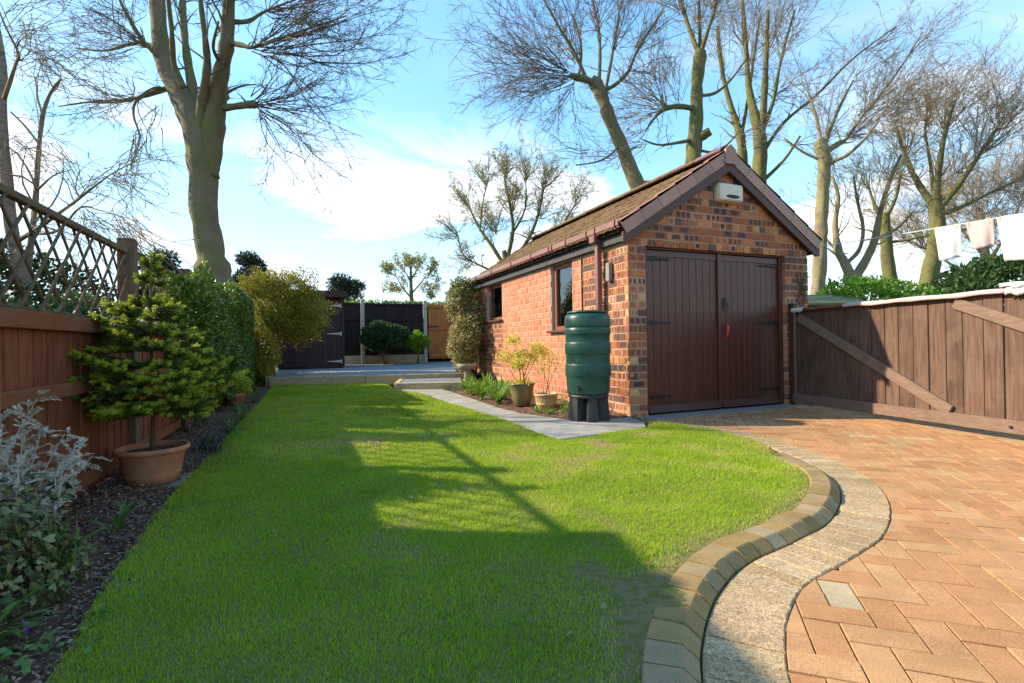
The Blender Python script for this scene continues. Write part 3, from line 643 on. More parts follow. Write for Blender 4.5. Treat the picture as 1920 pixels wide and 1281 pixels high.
b = MB(); b.box(((GX0+GX1)/2, (GY0+GY1)/2, .012), (2.4, 5.2, .02)); b.box((5.0, 7.6, 1.0), (.04, 5.0, 2.0)); gp(b, 'dark_backing', M['dark'])  # near-black floor and panel added as the unlit interior behind the panes

bricks = []     # (frame, u0, u1, z0, z1, kind)  frame 'F' front: u = X ; frame 'S' side: u = Y
def fill(frame, u0, u1, z0, z1, kind, off, header):
    L = .105 if header else .225; u = u0-off
    while u < u1-.012:
        a, b_ = max(u, u0), min(u+L, u1)
        if b_-a > .03: bricks.append((frame, a, b_, z0, z1, kind))
        u += L+JT
n = 0; z = -.02
while z < RZ-.2:
    z1 = z+CR-JT
    header = n % 3 == 1
    off = (0 if n % 2 == 0 else .1175) if not header else (.0 if n % 2 else .055)
    if z1 <= DZ+.03:
        # piers: one stretcher or two headers
        if n % 2 == 0: fill('F', GX0, DX0, z, z1, 'brick_mottled', 0, False) if False else bricks.append(('F', GX0, DX0-.004, z, z1, 'brick_mottled'))
        else: bricks.extend([('F', GX0, GX0+.122, z, z1, 'brick_mottled'), ('F', GX0+.132, DX0-.004, z, z1, 'brick_mottled')])
        fill('F', DX1+.004, GX1, z, z1, 'brick_mottled', 0 if n % 2 else .1175, False)
    else:
        hw = (RZ-.13-z1)/PITCH; a, b_ = max(GX0, GC-hw), min(GX1, GC+hw)
        if b_-a > .1: fill('F', a, b_, z, z1, 'brick_mottled', off if a == GX0 else (a-GX0+off) % .235, header)
    if z1 < EAVE-.01:
        # side wall with openings; plain red infill between and around the windows
        ys = [(GY0+.002, 5.80, 'brick_mottled'), (5.812, 8.70, 'brick_red'), (8.71, GY1, 'brick_mottled')]
        for (a, b_, kd) in ys:
            spans = [(a, b_)]
            for (y0, y1, w0, w1) in (W2, W1):
                if z1 > w0+.01 and z < w1-.01:
                    ns = []
                    for (p, q) in spans:
                        if q <= y0 or p >= y1: ns.append((p, q)); continue
                        if p < y0: ns.append((p, y0-.002))
                        if q > y1: ns.append((y1+.002, q))
                    spans = ns
            for (p, q) in spans:
                if q-p > .03:
                    first = .1175 if n % 2 else 0
                    if kd == 'brick_mottled': fill('S', p, q, z, z1, kd, (.1175 if n % 2 == 0 else .0) if not header else .03, header)
                    else: fill('S', p, q, z, z1, kd, ((p-5.812)+first) % .235, n % 5 == 2)
    z += CR; n += 1
brick_cache = {}
def brick_shape(L, H, kind, v):
    key = (round(L, 3), round(H, 3), kind, v)
    if key not in brick_cache:
        r = random.random(); b = MB(); c = .004; hx, hz, dp = L/2, H/2, .06; j = lambda: rng.normal(0, .0008)
        vs = [(-hx, dp, -hz), (hx, dp, -hz), (hx, dp, hz), (-hx, dp, hz), (-hx, c, -hz), (hx, c, -hz), (hx, c, hz), (-hx, c, hz), (-hx+c, j(), -hz+c), (hx-c, j(), -hz+c), (hx-c, j(), hz-c), (-hx+c, j(), hz-c)]
        fs = [(8, 9, 10, 11)]+[(k, (k+1) % 4, 4+(k+1) % 4, 4+k) for k in range(4)]+[(4+k, 4+(k+1) % 4, 8+(k+1) % 4, 8+k) for k in range(4)]
        brick_cache[key] = (vs, fs, r, [(p[0]/L+.5, p[2]/H+.5) for p in vs])
    return brick_cache[key]
def uv_mesh(name, vs, fs, rs, uvs):
    me = bpy.data.meshes.new(name); me.from_pydata(vs, [], fs); a = me.attributes.new('rnd', 'FLOAT', 'POINT'); a.data.foreach_set('value', rs)
    uv = me.uv_layers.new(name='UVMap'); li = np.empty(len(me.loops), np.int32); me.loops.foreach_get('vertex_index', li); uv.data.foreach_set('uv', np.array(uvs, np.float32)[li].ravel()); me.update(); return me
def bdist(t):
    fr, a, b_, z0, z1, k = t; c = ((a+b_)/2, GY0) if fr == 'F' else (GX0, (a+b_)/2); d = c[0]*fwd.x+c[1]*fwd.y
    sl_ = (.83 if fr == 'F' else .62)*(b_-a)*(z1-z0)/(d*d); return -sl_
for frame, wall in (('F', FRONT), ('S', SIDE)):
    bl = sorted([t for t in bricks if t[0] == frame], key=bdist); bank = {}; me_cache = {}
    for q, (fr, a, b_, z0, z1, kd) in enumerate(bl):
        L, H = b_-a, z1-z0; key = (round(L, 3), round(H, 3), kd, random.randrange(14)); vs, fs, r, uvs = brick_shape(*key); pr = rng.normal(0, .0012)
        if fr == 'F': loc = Vector(((a+b_)/2, GY0+pr, (z0+z1)/2)); rz = 0.0
        else: loc = Vector((GX0+pr, (a+b_)/2, (z0+z1)/2)); rz = -math.pi/2
        if q < 300:
            if key not in me_cache:
                me = uv_mesh('brick', vs, fs, [r]*12, uvs); me.materials.append(M[kd]); me_cache[key] = me
            o = link('brick', me_cache[key], wall, None, loc-GL); o.rotation_euler = (0, 0, rz)
        else:
            d = bank.setdefault(kd, ([], [], [], [])); n0 = len(d[0]); R_ = Matrix.Rotation(rz, 3, 'Z')
            d[0].extend(tuple(R_ @ Vector(v)+loc-GL) for v in vs); d[1].extend(tuple(i+n0 for i in f) for f in fs); d[2].extend([random.random()]*12); d[3].extend(uvs)
    for kd, (vs, fs, rs, uvs) in bank.items():
        tag(link('further_bricks', uv_mesh('further_bricks', vs, fs, rs, uvs), wall, M[kd]), kind='stuff')

# windows in the side wall
def window(y0, y1, z0, z1):
    x = GX0+.055; f = MB(); fw = .07
    for (a, b_, c, d) in ((y0+.003, y0+fw, z0+.003, z1-.003), (y1-fw, y1-.003, z0+.003, z1-.003), (y0+fw, y1-fw, z0+.003, z0+fw), (y0+fw, y1-fw, z1-fw, z1-.003)):
        f.box((x+.03, (a+b_)/2, (c+d)/2), (.06, b_-a, d-c), ch=.004)
    w = gp(f, 'window', M['window_frame'])
    g = MB(); g.box((x+.035, (y0+y1)/2, (z0+z1)/2), (.008, y1-y0-2*fw+.01, z1-z0-2*fw+.01)); gp(g, 'pane', M['glass'], w)
    s_ = MB(); s_.box((x-.04, (y0+y1)/2, z0-.012), (.16, y1-y0+.09, .03), Matrix.Rotation(.10, 3, 'Y'), ch=.004); gp(s_, 'sill', M['maroon_board'], w)
    c = MB(); pts = []
    for i in range(25): pts.append((x+.20+.012*math.sin(i*1.3), y0+.05+(y1-y0)*.40*i/24))
    vs = [(p[0], p[1], z) for z in (z0-.05, z1+.02) for p in pts]; c.add(vs, [(i, i+1, 26+i, 25+i) for i in range(24)]); gp(c, 'curtain', M['towel_grey'], w, True)
window(*W2); window(*W1)

# doors: two leaves of vertical boards in a frame
fr = MB(); yF = GY0+.06
for (x0, x1, z0, z1) in ((DX0+.002, DX0+.05, 0, DZ-.002), (DX1-.05, DX1-.002, 0, DZ-.002), (DX0+.05, DX1-.05, DZ-.06, DZ-.002)):
    fr.box(((x0+x1)/2, yF+.035, (z0+z1)/2), (x1-x0, .09, z1-z0), ch=.003)
gp(fr, 'door_frame', M['maroon_board'])
mid = 4.885
def door_leaf(x0, x1, hinge_left):
    y = yF+.030; bk = MB(); bk.box(((x0+x1)/2, y+.03, 1.0), (x1-x0-.004, .02, 1.93)); leaf = gp(bk, 'door', M['maroon_board'])
    nb = 10; w = (x1-x0)/nb
    for i in range(nb):
        p = MB(); p.box((x0+(i+.5)*w, y+.006, 1.01), (w-.004, .022, 1.90), ch=.004); gp(p, 'board', M['maroon'], leaf)
    hx = x0 if hinge_left else x1; sgn = 1 if hinge_left else -1
    t = MB(); t.box(((x0+x1)/2, y-.009, 1.925), (x1-x0-.004, .012, .075), ch=.003); gp(t, 'top_rail', M['maroon'], leaf)
    t = MB(); t.prism([(y-.06, .035), (y-.006, .115), (y-.006, .035)], x0+.004, x1-.004, 'X'); gp(t, 'weather_bar', M['maroon_board'], leaf)
    for hz in (1.86, 1.10, .22):
        h = MB(); h.add([(hx+sgn*.0, y-.021, hz-.026), (hx+sgn*.0, y-.021, hz+.026), (hx+sgn*.36, y-.021, hz+.006), (hx+sgn*.36, y-.021, hz-.006), (hx, y-.014, hz-.026), (hx, y-.014, hz+.026), (hx+sgn*.36, y-.014, hz+.006), (hx+sgn*.36, y-.014, hz-.006)],
              [(0, 1, 2, 3), (7, 6, 5, 4), (0, 4, 5, 1), (1, 5, 6, 2), (2, 6, 7, 3), (3, 7, 4, 0)]); h.box((hx-sgn*.018, y-.024, hz), (.03, .012, .13))
        for k in range(4): h.box((hx+sgn*(.06+.08*k), y-.024, hz), (.012, .008, .012))
        gp(h, 'strap_hinge', M['iron'], leaf)
    return leaf
dl = door_leaf(DX0+.052, mid-.022, True); dr = door_leaf(mid+.022, DX1-.052, False)
t = MB(); t.box((mid, yF+.012, 1.0), (.05, .035, 1.94), ch=.004); gp(t, 'meeting_strip', M['maroon'], dr)
t = MB(); hxx = mid+.085
t.tube([(hxx+.045*math.sin(a), yF-.016, 1.30-.045*math.cos(a)) for a in np.linspace(0, 2*math.pi, 17)], .006, 6, False); t.box((hxx, yF-.004, 1.355), (.035, .012, .12)); gp(t, 'ring_handle', M['iron'], dr)
t = MB(); t.tube([(hxx+.012, yF-.012, 1.09), (hxx+.018, yF-.03, 1.04), (hxx+.004, yF-.035, .97), (hxx-.012, yF-.02, .90)], [.012, .02, .017, .008], 8); gp(t, 'red_pull', M['red_plastic'], dr, True)

# roof
RP = MB(); ov = .12; y0r, y1r = GY0-.07, GY1+.07
for sgn in (-1, 1):
    pass
RP.prism([(GC-1.60, roof_z(GC-1.60)-.07), (GC, RZ-.07), (GC+1.60, roof_z(GC+1.60)-.07), (GC+1.60, roof_z(GC+1.60)-.10), (GC, RZ-.10), (GC-1.60, roof_z(GC-1.60)-.10)], y0r+.02, y1r-.02)
ROOF = gp(RP, 'roof', M['dark'])
sl_len = 1.60*math.sqrt(1+PITCH**2); ang = math.atan(PITCH); NCR = 8; TL = sl_len/NCR; TW = (y1r-y0r)/19
def tile_shape():
    """interlocking concrete tile: two shallow rolls; local x down the slope, y along the eaves"""
    b = MB(); ys = np.linspace(-TW/2+.001, TW/2-.001, 9); zz = [0, .013, .016, .010, 0, .013, .016, .010, 0]; L = TL+.06
    vs = [(-L/2, y, z+.0) for y, z in zip(ys, zz)]+[(L/2, y, z+.0) for y, z in zip(ys, zz)]+[(L/2, y, z-.022) for y, z in zip(ys, zz)]
    fs = [(i, i+1, 10+i, 9+i) for i in range(8)]+[(9+i, 10+i, 19+i, 18+i) for i in range(8)]; b.add(vs, fs); me = b.mesh('tile'); me.materials.append(M['roof_tile']); return me
TILE = tile_shape(); other = MB()
for sgn in (-1, 1):
    for i in range(NCR):
        for k in range(19):
            dist_ = (i+.5)*TL+.02; x = GC+sgn*dist_*math.cos(ang); zc = RZ-dist_*math.sin(ang)-.035+rng.normal(0, .002); y = y0r+(k+.5)*TW
            tilt_ = ang-.07+rng.normal(0, .008)
            if sgn < 0:
                o = link('tile', TILE, ROOF, None, Vector((x, y, zc))-GL); o.rotation_euler = Matrix((Vector((-math.cos(tilt_), 0, -math.sin(tilt_))), Vector((0, -1, 0)), Vector((-math.sin(tilt_), 0, math.cos(tilt_))))).transposed().to_euler()
            else:
                R_ = Matrix((Vector((math.cos(tilt_), 0, -math.sin(tilt_))), Vector((0, 1, 0)), Vector((math.sin(tilt_), 0, math.cos(tilt_))))).transposed()
                other.add([R_ @ v.co+Vector((x, y, zc))-GL for v in TILE.vertices], [tuple(p.vertices) for p in TILE.polygons])
tag(other.build('further_tiles', M['roof_tile'], ROOF), kind='stuff')
for k in range(13):                                   # ridge tiles
    y = y0r+(k+.5)*(y1r-y0r)/13; hl = (y1r-y0r)/26-.004; b = MB(); pr = [(GC+.155*math.sin(a)*1.0, RZ-.075+.12*math.cos(a)) for a in np.linspace(-1.25, 1.25, 9)]; pi_ = [(GC+(x-GC)*.88, z-.014) for x, z in reversed(pr)]
    b.prism(pr+pi_, y-hl, y+hl); gp(b, 'ridge_tile', M['roof_tile'] if k else M['maroon_plastic'], ROOF)
# dry verge units and bargeboards
for sgn in (-1, 1):
    nv = 6
    for k in range(nv):
        d0, d1 = .10+(sl_len-.06)*k/nv, .10+(sl_len-.06)*(k+1)/nv-.006; lift = .012
        def pt(d, n_, y): return (GC+sgn*(d*math.cos(ang)+n_*math.sin(ang)), y, RZ-d*math.sin(ang)+n_*math.cos(ang))
        b = MB(); ya, yb = y0r-.028, y0r+.06
        for (na, nb_, p, q, thick) in ((-.135, .012, ya, ya+.016, 0), (-.004, .016, ya, yb, 0)):
            vs = [pt(d, n_+(.014*(d-d0)/(d1-d0) if n_ > 0 else 0), y) for d in (d0, d1) for y in (p, q) for n_ in (na, nb_)]
            b.add(vs, [(0, 1, 3, 2), (4, 6, 7, 5), (0, 4, 5, 1), (2, 3, 7, 6), (0, 2, 6, 4), (1, 5, 7, 3)])
        gp(b, 'verge_unit', M['verge'], ROOF)
    b = MB(); pl = [(GC, RZ-.115), (GC+sgn*1.60, roof_z(GC+1.6)-.115), (GC+sgn*1.60, roof_z(GC+1.6)-.225), (GC+sgn*1.54, roof_z(GC+1.54)-.27), (GC, RZ-.285)]
    b.prism([(GC+sgn*max(.0012, abs(x-GC)), z) for x, z in pl], y0r-.018, y0r+.010); gp(b, 'bargeboard', M['maroon_board'], ROOF)
    b = MB(); b.prism([(GC, RZ-.265), (GC+sgn*1.5, roof_z(GC+1.5)-.245), (GC+sgn*1.5, roof_z(GC+1.5)-.23), (GC, RZ-.25)], y0r+.012, GY0+.004) ; gp(b, 'soffit', M['maroon_board'], ROOF)
b = MB(); b.prism([(GC-.10, RZ-.20), (GC+.10, RZ-.20), (GC+.085, RZ-.02), (GC, RZ+.045), (GC-.085, RZ-.02)], y0r-.045, y0r-.010); gp(b, 'ridge_end_cap', M['verge'], ROOF)
# side fascia, gutter with unions and brackets, downpipe
b = MB(); b.box((GX0-.055, (GY0+GY1)/2, 2.105), (.02, GY1-GY0+.10, .15), ch=.002); gp(b, 'fascia', M['fascia'])
b = MB(); b.box((GX1+.055, (GY0+GY1)/2, 2.105), (.02, GY1-GY0+.10, .15), ch=.002); b.box((GX0-.02, (GY0+GY1)/2, 2.045), (.07, GY1-GY0+.08, .014)); gp(b, 'eaves_board', M['maroon_board'])
def gutter(xc, name):
    b = MB(); pr = [(xc-.055, 2.255), (xc-.058, 2.19), (xc-.035, 2.165), (xc+.03, 2.165), (xc+.05, 2.19), (xc+.05, 2.25)]; pin = [(xc+.045, 2.25), (xc+.045, 2.193), (xc+.028, 2.171), (xc-.033, 2.171), (xc-.052, 2.193), (xc-.050, 2.255)]
    b.prism(pr+pin, y0r-.0, y1r); return gp(b, name, M['maroon_plastic'])
gut = gutter(GX0-.12, 'gutter'); gutter(GX1+.12, 'gutter')
for y in (4.80, 5.22, 5.42, 5.95, 6.35, 6.45, 7.05, 7.85, 8.8, 9.7):
    b = MB(); xc = GX0-.12; b.prism([(xc-.063, 2.262), (xc-.065, 2.187), (xc-.038, 2.158), (xc+.034, 2.158), (xc+.052, 2.18), (xc+.052, 2.17), (xc+.04, 2.15), (xc-.044, 2.15), (xc-.071, 2.183), (xc-.069, 2.262)], y-.014, y+.014); gp(b, 'gutter_bracket', M['maroon_plastic'], gut)
dpx, dpy = GX0-.075, 5.30
b = MB(); b.box((GX0-.12, dpy, 2.135), (.10, .12, .09), ch=.006); b.box((dpx, dpy, 1.66), (.066, .066, .95), ch=.005); dp = gp(b, 'downpipe', M['maroon_plastic'])
for z in (1.72, 1.36):
    b = MB(); b.box((dpx+.012, dpy, z), (.098, .074, .022), ch=.002); gp(b, 'pipe_clip', M['maroon_plastic'], dp)
b = MB(); b.box((GX0-.03, 5.14, 1.72), (.05, .075, .22), ch=.005); gp(b, 'junction_box', M['grey_box'])
b = MB(); b.box((GX0-.012, 5.806, 1.0), (.014, .012, 2.0)); gp(b, 'cable', M['iron'])
# cream alarm box with a dark strobe lens
b = MB(); pr = [(-.20, -.09), (-.17, -.115), (.17, -.115), (.20, -.09), (.205, .08), (.18, .11), (-.18, .11), (-.205, .08)]
cx, cz = 4.965, 2.715
for (k, yo) in ((1.0, 0.0), (1.0, -.045), (.93, -.085), (.80, -.10)):
    b.v += [(cx+p[0]*k, GY0+yo, cz+p[1]*k) for p in pr]; b.r += [.5]*8
for i in range(3): b.f += [(i*8+k, i*8+(k+1) % 8, i*8+8+(k+1) % 8, i*8+8+k) for k in range(8)]
b.f.append(tuple(range(24, 32))); AL = gp(b, 'alarm_box', M['cream'])
b = MB(); b.lathe([(.001, .012), (.6, .010), (1.0, 0)], n=24, capb=False); b.v = [(cx+.01+v[0]*.125, GY0-.098-v[2]*1.0, cz-.055+v[1]*.026) for v in b.v]; gp(b, 'strobe_lens', M['black_plastic'], AL, True)
b = MB()
for k in range(26):
    x = 6.27+rng.normal(0, .03); z = 1.27+.42*rng.random(); b.tube([(x, GY0-.006, z), (x+rng.normal(0, .03), GY0-.02, z+.05), (x+rng.normal(0, .03), GY0-.008, z+.10)], .006, 4)
gp(b, 'dead_creeper', M['stem'])
# ------------------------------------------------------------------ left boundary: stained fence with lattice on top
FS = math.tan(rad(1.33))
def fx(y): return -1.20+(y-4.2)*FS
POSTS = [2.77, 4.60, 6.43, 8.26, 10.09]
def part(root, mb, name, m, parent=None, smooth=False):
    L = root.location; mb.v = [(x-L.x, y-L.y, z-L.z) for x, y, z in mb.v]; return mb.build(name, m, parent or root, smooth)
for i, y in enumerate(POSTS):
    lab = ['pale sunlit fence post standing beside the silver shrub', 'grey-brown fence post with flat top behind the potted fir', 'fence post among the dark shrubs growing over the trellis', 'fence post where the tall clipped hedge begins', 'fence post inside the tall clipped hedge'][i]
    t = thing('fence_post', lab, 'post', (fx(y), y, gz(y)), group=None)
    b = MB(); b.box((fx(y), y, .82+gz(y)), (.105, .105, 1.72), ch=.004); part(t, b, 'shaft', M['post_sunlit'] if i == 0 else M['post_timber'])
    b = MB(); b.box((fx(y), y, 1.688+gz(y)), (.107, .107, .02), ch=.006); part(t, b, 'cap', M['post_timber'])
bays = [('red-brown stained board fence panel behind the silver shrub', 'crossed lattice trellis above the red-brown panel, silver shrub before it'), ('red-brown fence panel right behind the potted fir', 'crossed lattice trellis beyond the grey-brown fence post'), ('fence panel behind the row of dark overgrowing shrubs', 'lattice trellis overgrown by the row of dark shrubs'), ('fence panel swallowed by the tall clipped hedge', 'lattice trellis swallowed by the tall clipped hedge')]
for i in range(4):
    y0, y1 = POSTS[i]+.056, POSTS[i+1]-.056; z0 = gz(y0); nb = 13; w = (y1-y0)/nb
    t = thing('board_fence', bays[i][0], 'fence', (fx((y0+y1)/2), (y0+y1)/2, z0))
    for k in range(nb):
        ym = y0+(k+.5)*w; b = MB(); b.box((fx(ym)-.004+rng.normal(0, .0015), ym, z0+.525), (.016, w+.012, 1.0), Matrix.Rotation(.03, 3, 'Z'), ch=.002); part(t, b, 'board', M['fence_red'])
    for (za, h, d) in ((1.028, .085, .045), (.665, .075, .04), (.12, .08, .04)):
        b = MB(); b.bar((fx(y0)+.026, y0, z0+za), (fx(y1)+.026, y1, z0+za), d, h, ch=.004); part(t, b, 'rail', M['fence_rail'])
    t = thing('trellis', bays[i][1], 'trellis', (fx((y0+y1)/2), (y0+y1)/2, z0+1.09))
    for za, hh in ((1.068, .045), (1.605, .036)):
        b = MB(); b.bar((fx(y0)+.004, y0, z0+za), (fx(y1)+.004, y1, z0+za), .042, hh, ch=.004); part(t, b, 'rail', M['lattice'])
    lo, hi = 1.06, 1.60
    for side, dx in ((1, .020), (-1, -.008)):
        q = -8
        for q in range(-4, 14):
            a = y0+.02+q*.193
            pa = (a, lo); pb = (a+side*.5, hi)
            if side < 0: pa = (a, lo); pb = (a-.5, hi)
            ya, za_, yb, zb_ = pa[0], pa[1], pb[0], pb[1]
            def clip(ya, za_, yb, zb_):
                P = [(ya, za_), (yb, zb_)]; P.sort(); (ya, za_), (yb, zb_) = P
                if yb <= y0+.03 or ya >= y1-.03: return None
                f = (zb_-za_)/(yb-ya)
                if ya < y0: za_ += f*(y0-ya); ya = y0
                if yb > y1: zb_ += f*(y1-yb); yb = y1
                return ya, za_, yb, zb_
            c = clip(ya, za_, yb, zb_)
            if c is None or c[2]-c[0] < .03: continue
            b = MB(); b.bar((fx(c[0])+dx, c[0], z0+c[1]), (fx(c[2])+dx, c[2], z0+c[3]), .016, .011, (1, 0, 0), ch=.002); part(t, b, 'lattice_slat', M['lattice'])

# ------------------------------------------------------------------ plants: generators
def foliage(name, root, P, D, ln, wd, m, kinds, droop=.15, Nn=None):
    V, F = leaves_np(P, D, ln, wd, droop, Nn); L = np.array(root.location); r = np.repeat(kinds, 4)
    return link(name, np_mesh(name, V-L, F, r), root, m)
def blob_points(n, c, r, shell=.55, lump=.25, seed=1):
    u = unit(rng.normal(size=(n, 3))); k = rng.uniform(0, 1, n)**(1/3); k = shell+(1-shell)*k
    rr = 1+lump*(np.sin(u[:, 0]*5+seed)*np.cos(u[:, 1]*4+seed*2)+.7*np.sin(u[:, 2]*7+u[:, 0]*6+seed*3))
    return np.array(c)+u*np.array(r)*(k*rr)[:, None], u
def box_points(n, x0, x1, y0, y1, z0, z1, depth=.12):
    """leaves near the faces of a clipped hedge, edges rounded and uneven"""
    w = np.array([(y1-y0)*(z1-z0), (x1-x0)*(z1-z0), (x1-x0)*(y1-y0), (x1-x0)*(z1-z0)*.5]); f = rng.choice(4, n, p=w/w.sum())
    x = rng.uniform(x0, x1, n); y = rng.uniform(y0, y1, n); z = rng.uniform(z0, z1, n); d = np.abs(rng.normal(0, depth, n)); nn = np.zeros((n, 3))
    x = np.where(f == 0, x1-d, x); nn[f == 0, 0] = 1; y = np.where(f == 1, y0+d, y); nn[f == 1, 1] = -1; z = np.where(f == 2, z1-d, z); nn[f == 2, 2] = 1; y = np.where(f == 3, y1-d, y); nn[f == 3, 1] = 1
    b = .05*(hash_noise(y, z, 3, 21)-.5)+.05*(hash_noise(x+y, z, 7, 22)-.5); P = np.stack([x, y, z], 1)+nn*b[:, None]
    # round the top edge towards the lawn
    e = np.clip((P[:, 2]-(z1-.14))/.14, 0, 1); P[:, 0] -= .09*e*e*(P[:, 0] > (x0+x1)/2)
    return P, nn
def stems(root, base, tips, r0, m, name='stems', bend=.1, n=5, sides=6):
    b = MB(); base = np.array(base)
    for tp in tips:
        a = base+np.array([rng.normal(0, .03), rng.normal(0, .03), 0]); tp = np.array(tp); md = (a+tp)/2+rng.normal(0, bend, 3)*np.array([1, 1, .3]); pts = [(1-t)**2*a+2*t*(1-t)*md+t*t*tp for t in np.linspace(0, 1, n)]
        b.tube(pts, [r0*(1-.75*t) for t in np.linspace(0, 1, n)], sides)
    return part(root, b, name, m, smooth=True)
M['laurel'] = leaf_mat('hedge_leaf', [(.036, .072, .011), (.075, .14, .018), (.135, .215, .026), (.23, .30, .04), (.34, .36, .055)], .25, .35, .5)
M['yellow_shrub'] = leaf_mat('yellow_green_leaf', [(.12, .11, .012), (.22, .20, .02), (.34, .30, .03), (.42, .35, .04), (.46, .18, .08)], .35, .5)
M['fir_dark'] = leaf_mat('fir_needle', [(.035, .060, .014), (.065, .11, .020), (.11, .16, .026)], .2, .5)
M['fir_new'] = leaf_mat('fir_new_needle', [(.30, .37, .03), (.45, .52, .042), (.60, .62, .07)], .35, .45)
M['silver'] = leaf_mat('silver_leaf', [(.42, .38, .28), (.55, .50, .40), (.66, .62, .53)], .2, .8, .1)
M['ivy'] = leaf_mat('ivy_leaf', [(.030, .055, .010), (.065, .095, .022), (.12, .15, .04), (.28, .28, .11), (.22, .12, .04)], .25, .4, .4)
M['strap'] = leaf_mat('strap_leaf', [(.055, .13, .018), (.10, .20, .032), (.17, .27, .06)], .3, .4, .4)
M['dark_grass'] = leaf_mat('dark_grass_leaf', [(.02, .022, .02), (.04, .044, .034), (.075, .085, .05)], .1, .4, .4)
M['shrub_green'] = leaf_mat('green_leaf', [(.028, .062, .020), (.052, .105, .030), (.09, .16, .045)], .3, .5)
M['shrub_lime'] = leaf_mat('lime_leaf', [(.13, .24, .012), (.22, .36, .02), (.30, .42, .03)], .4, .5)
M['maple'] = leaf_mat('golden_leaf', [(.42, .44, .04), (.58, .56, .06), (.66, .56, .08), (.46, .28, .08)], .45, .5)
M['bluebell'] = leaf_mat('fresh_strap_leaf', [(.10, .22, .022), (.18, .34, .035), (.28, .42, .06)], .35, .4, .4)
M['climber'] = leaf_mat('climber_leaf', [(.09, .10, .03), (.18, .19, .05), (.34, .31, .10), (.48, .40, .19), (.34, .19, .09)], .3, .5)
M['evergreen'] = leaf_mat('evergreen_leaf', [(.012, .030, .008), (.028, .058, .012), (.05, .09, .02)], .2, .5)
M['conifer_far'] = leaf_mat('pine_needle', [(.022, .036, .022), (.040, .062, .036), (.06, .085, .045)], .15, .6)
M['bright_shrub'] = leaf_mat('bright_green_leaf', [(.06, .15, .012), (.11, .24, .018), (.20, .30, .03)], .35, .5)
M['bud'] = leaf_mat('bud_leaf', [(.22, .22, .06), (.34, .32, .09), (.44, .40, .15)], .4, .6)
M['purple'] = leaf_mat('purple_petal', [(.20, .08, .55), (.28, .12, .65)], .3, .6)

# clipped hedge
def hedge(name, label, x0, x1, y0, y1, z0, z1, n, ln, m='laurel', extra=.0):
    t = thing(name, label, 'hedge', ((x0+x1)/2, (y0+y1)/2, z0)); P, nn = box_points(n, x0, x1, y0, y1, z0, z1)
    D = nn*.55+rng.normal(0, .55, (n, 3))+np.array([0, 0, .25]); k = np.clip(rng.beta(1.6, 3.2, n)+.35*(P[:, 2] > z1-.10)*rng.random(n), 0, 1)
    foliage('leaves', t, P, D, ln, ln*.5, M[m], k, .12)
    b = MB(); b.box(((x0+x1)/2-.05, (y0+y1)/2, (z0+z1)/2-.04), (max(.1, x1-x0-.34), y1-y0-.30, z1-z0-.24)); part(t, b, 'dark_core', M['evergreen_core'])  # solid near-black box standing in for the shaded inside of the hedge
    return t
M['evergreen_core'] = pm('shaded_hedge_core', [(.008, .012, .004), (.02, .03, .008)], 20, .95, 1, .03, spec=.05)
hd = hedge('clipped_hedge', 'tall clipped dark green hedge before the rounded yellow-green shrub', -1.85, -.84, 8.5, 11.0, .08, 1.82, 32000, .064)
b = MB()
for k in range(14):
    y = 8.7+2.1*rng.random(); x = -1.1+.2*rng.random(); b.tube([(x, y, .02), (x+.02, y+.02, .35)], [.012, .009], 5)
part(hd, b, 'stems', M['stem'])

for (ya, yb, zt_) in ((5.58, 5.95, 1.60), (6.35, 6.95, 1.74), (7.25, 7.75, 1.72), (8.02, 8.36, 1.74)):
    ym = (ya+yb)/2; t = thing('hedge_shrub', 'dark green leafy shrub growing over the trellis before the hedge', 'shrub', (fx(ym)+.12, ym, gz(ym)), group='shrubs growing over the trellis')
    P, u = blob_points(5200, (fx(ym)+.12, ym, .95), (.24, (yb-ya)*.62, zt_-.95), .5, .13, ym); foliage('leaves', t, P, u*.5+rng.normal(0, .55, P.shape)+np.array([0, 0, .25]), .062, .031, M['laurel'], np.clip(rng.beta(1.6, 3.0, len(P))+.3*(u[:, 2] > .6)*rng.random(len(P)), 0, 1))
    stems(t, (fx(ym)+.12, ym, gz(ym)), [(fx(ym)+.1, ym-.1, 1.2), (fx(ym)+.15, ym+.1, 1.3), (fx(ym)+.1, ym, 1.4)], .014, M['stem'])

# yellow-green shrub overhanging the patio
t = thing('yellow_shrub', 'rounded yellow-green shrub overhanging the patio before the brown shed', 'shrub', (-.85, 12.2, gz(12)))
n = 36000; bl_ = [blob_points(n//15, (-.48+.72*c_[0], 12.3+.5*c_[1], 1.70+.56*c_[2]), (.46*q_, .42*q_, .38*q_), .25, .25, j_) for j_, (c_, q_) in enumerate(zip(unit(rng.normal(size=(15, 3))), rng.uniform(.75, 1.15, 15)))]; P = np.concatenate([q_[0] for q_ in bl_]); u = np.concatenate([q_[1] for q_ in bl_]); Pb, ub = blob_points(13000, (-.80, 11.5, .75), (.36, .70, .85), .4, .16, 5); P = np.concatenate([P, Pb]); u = np.concatenate([u, ub])
foliage('leaves', t, P, u*.5+rng.normal(0, .6, P.shape)+np.array([0, 0, .2]), .055, .026, M['yellow_shrub'], np.clip(rng.beta(2, 3, len(P))*.82+.28*(P[:, 2] > 2.3)*(rng.random(len(P)) < .12), 0, 1))
stems(t, (-.85, 12.15, gz(12)), [(-1.2, 12.2, 1.6), (-.8, 12.0, 1.8), (-.4, 12.2, 1.7), (.1, 12.3, 1.6), (-.6, 12.6, 2.0), (-1.0, 11.9, 1.3)], .035, M['stem'])

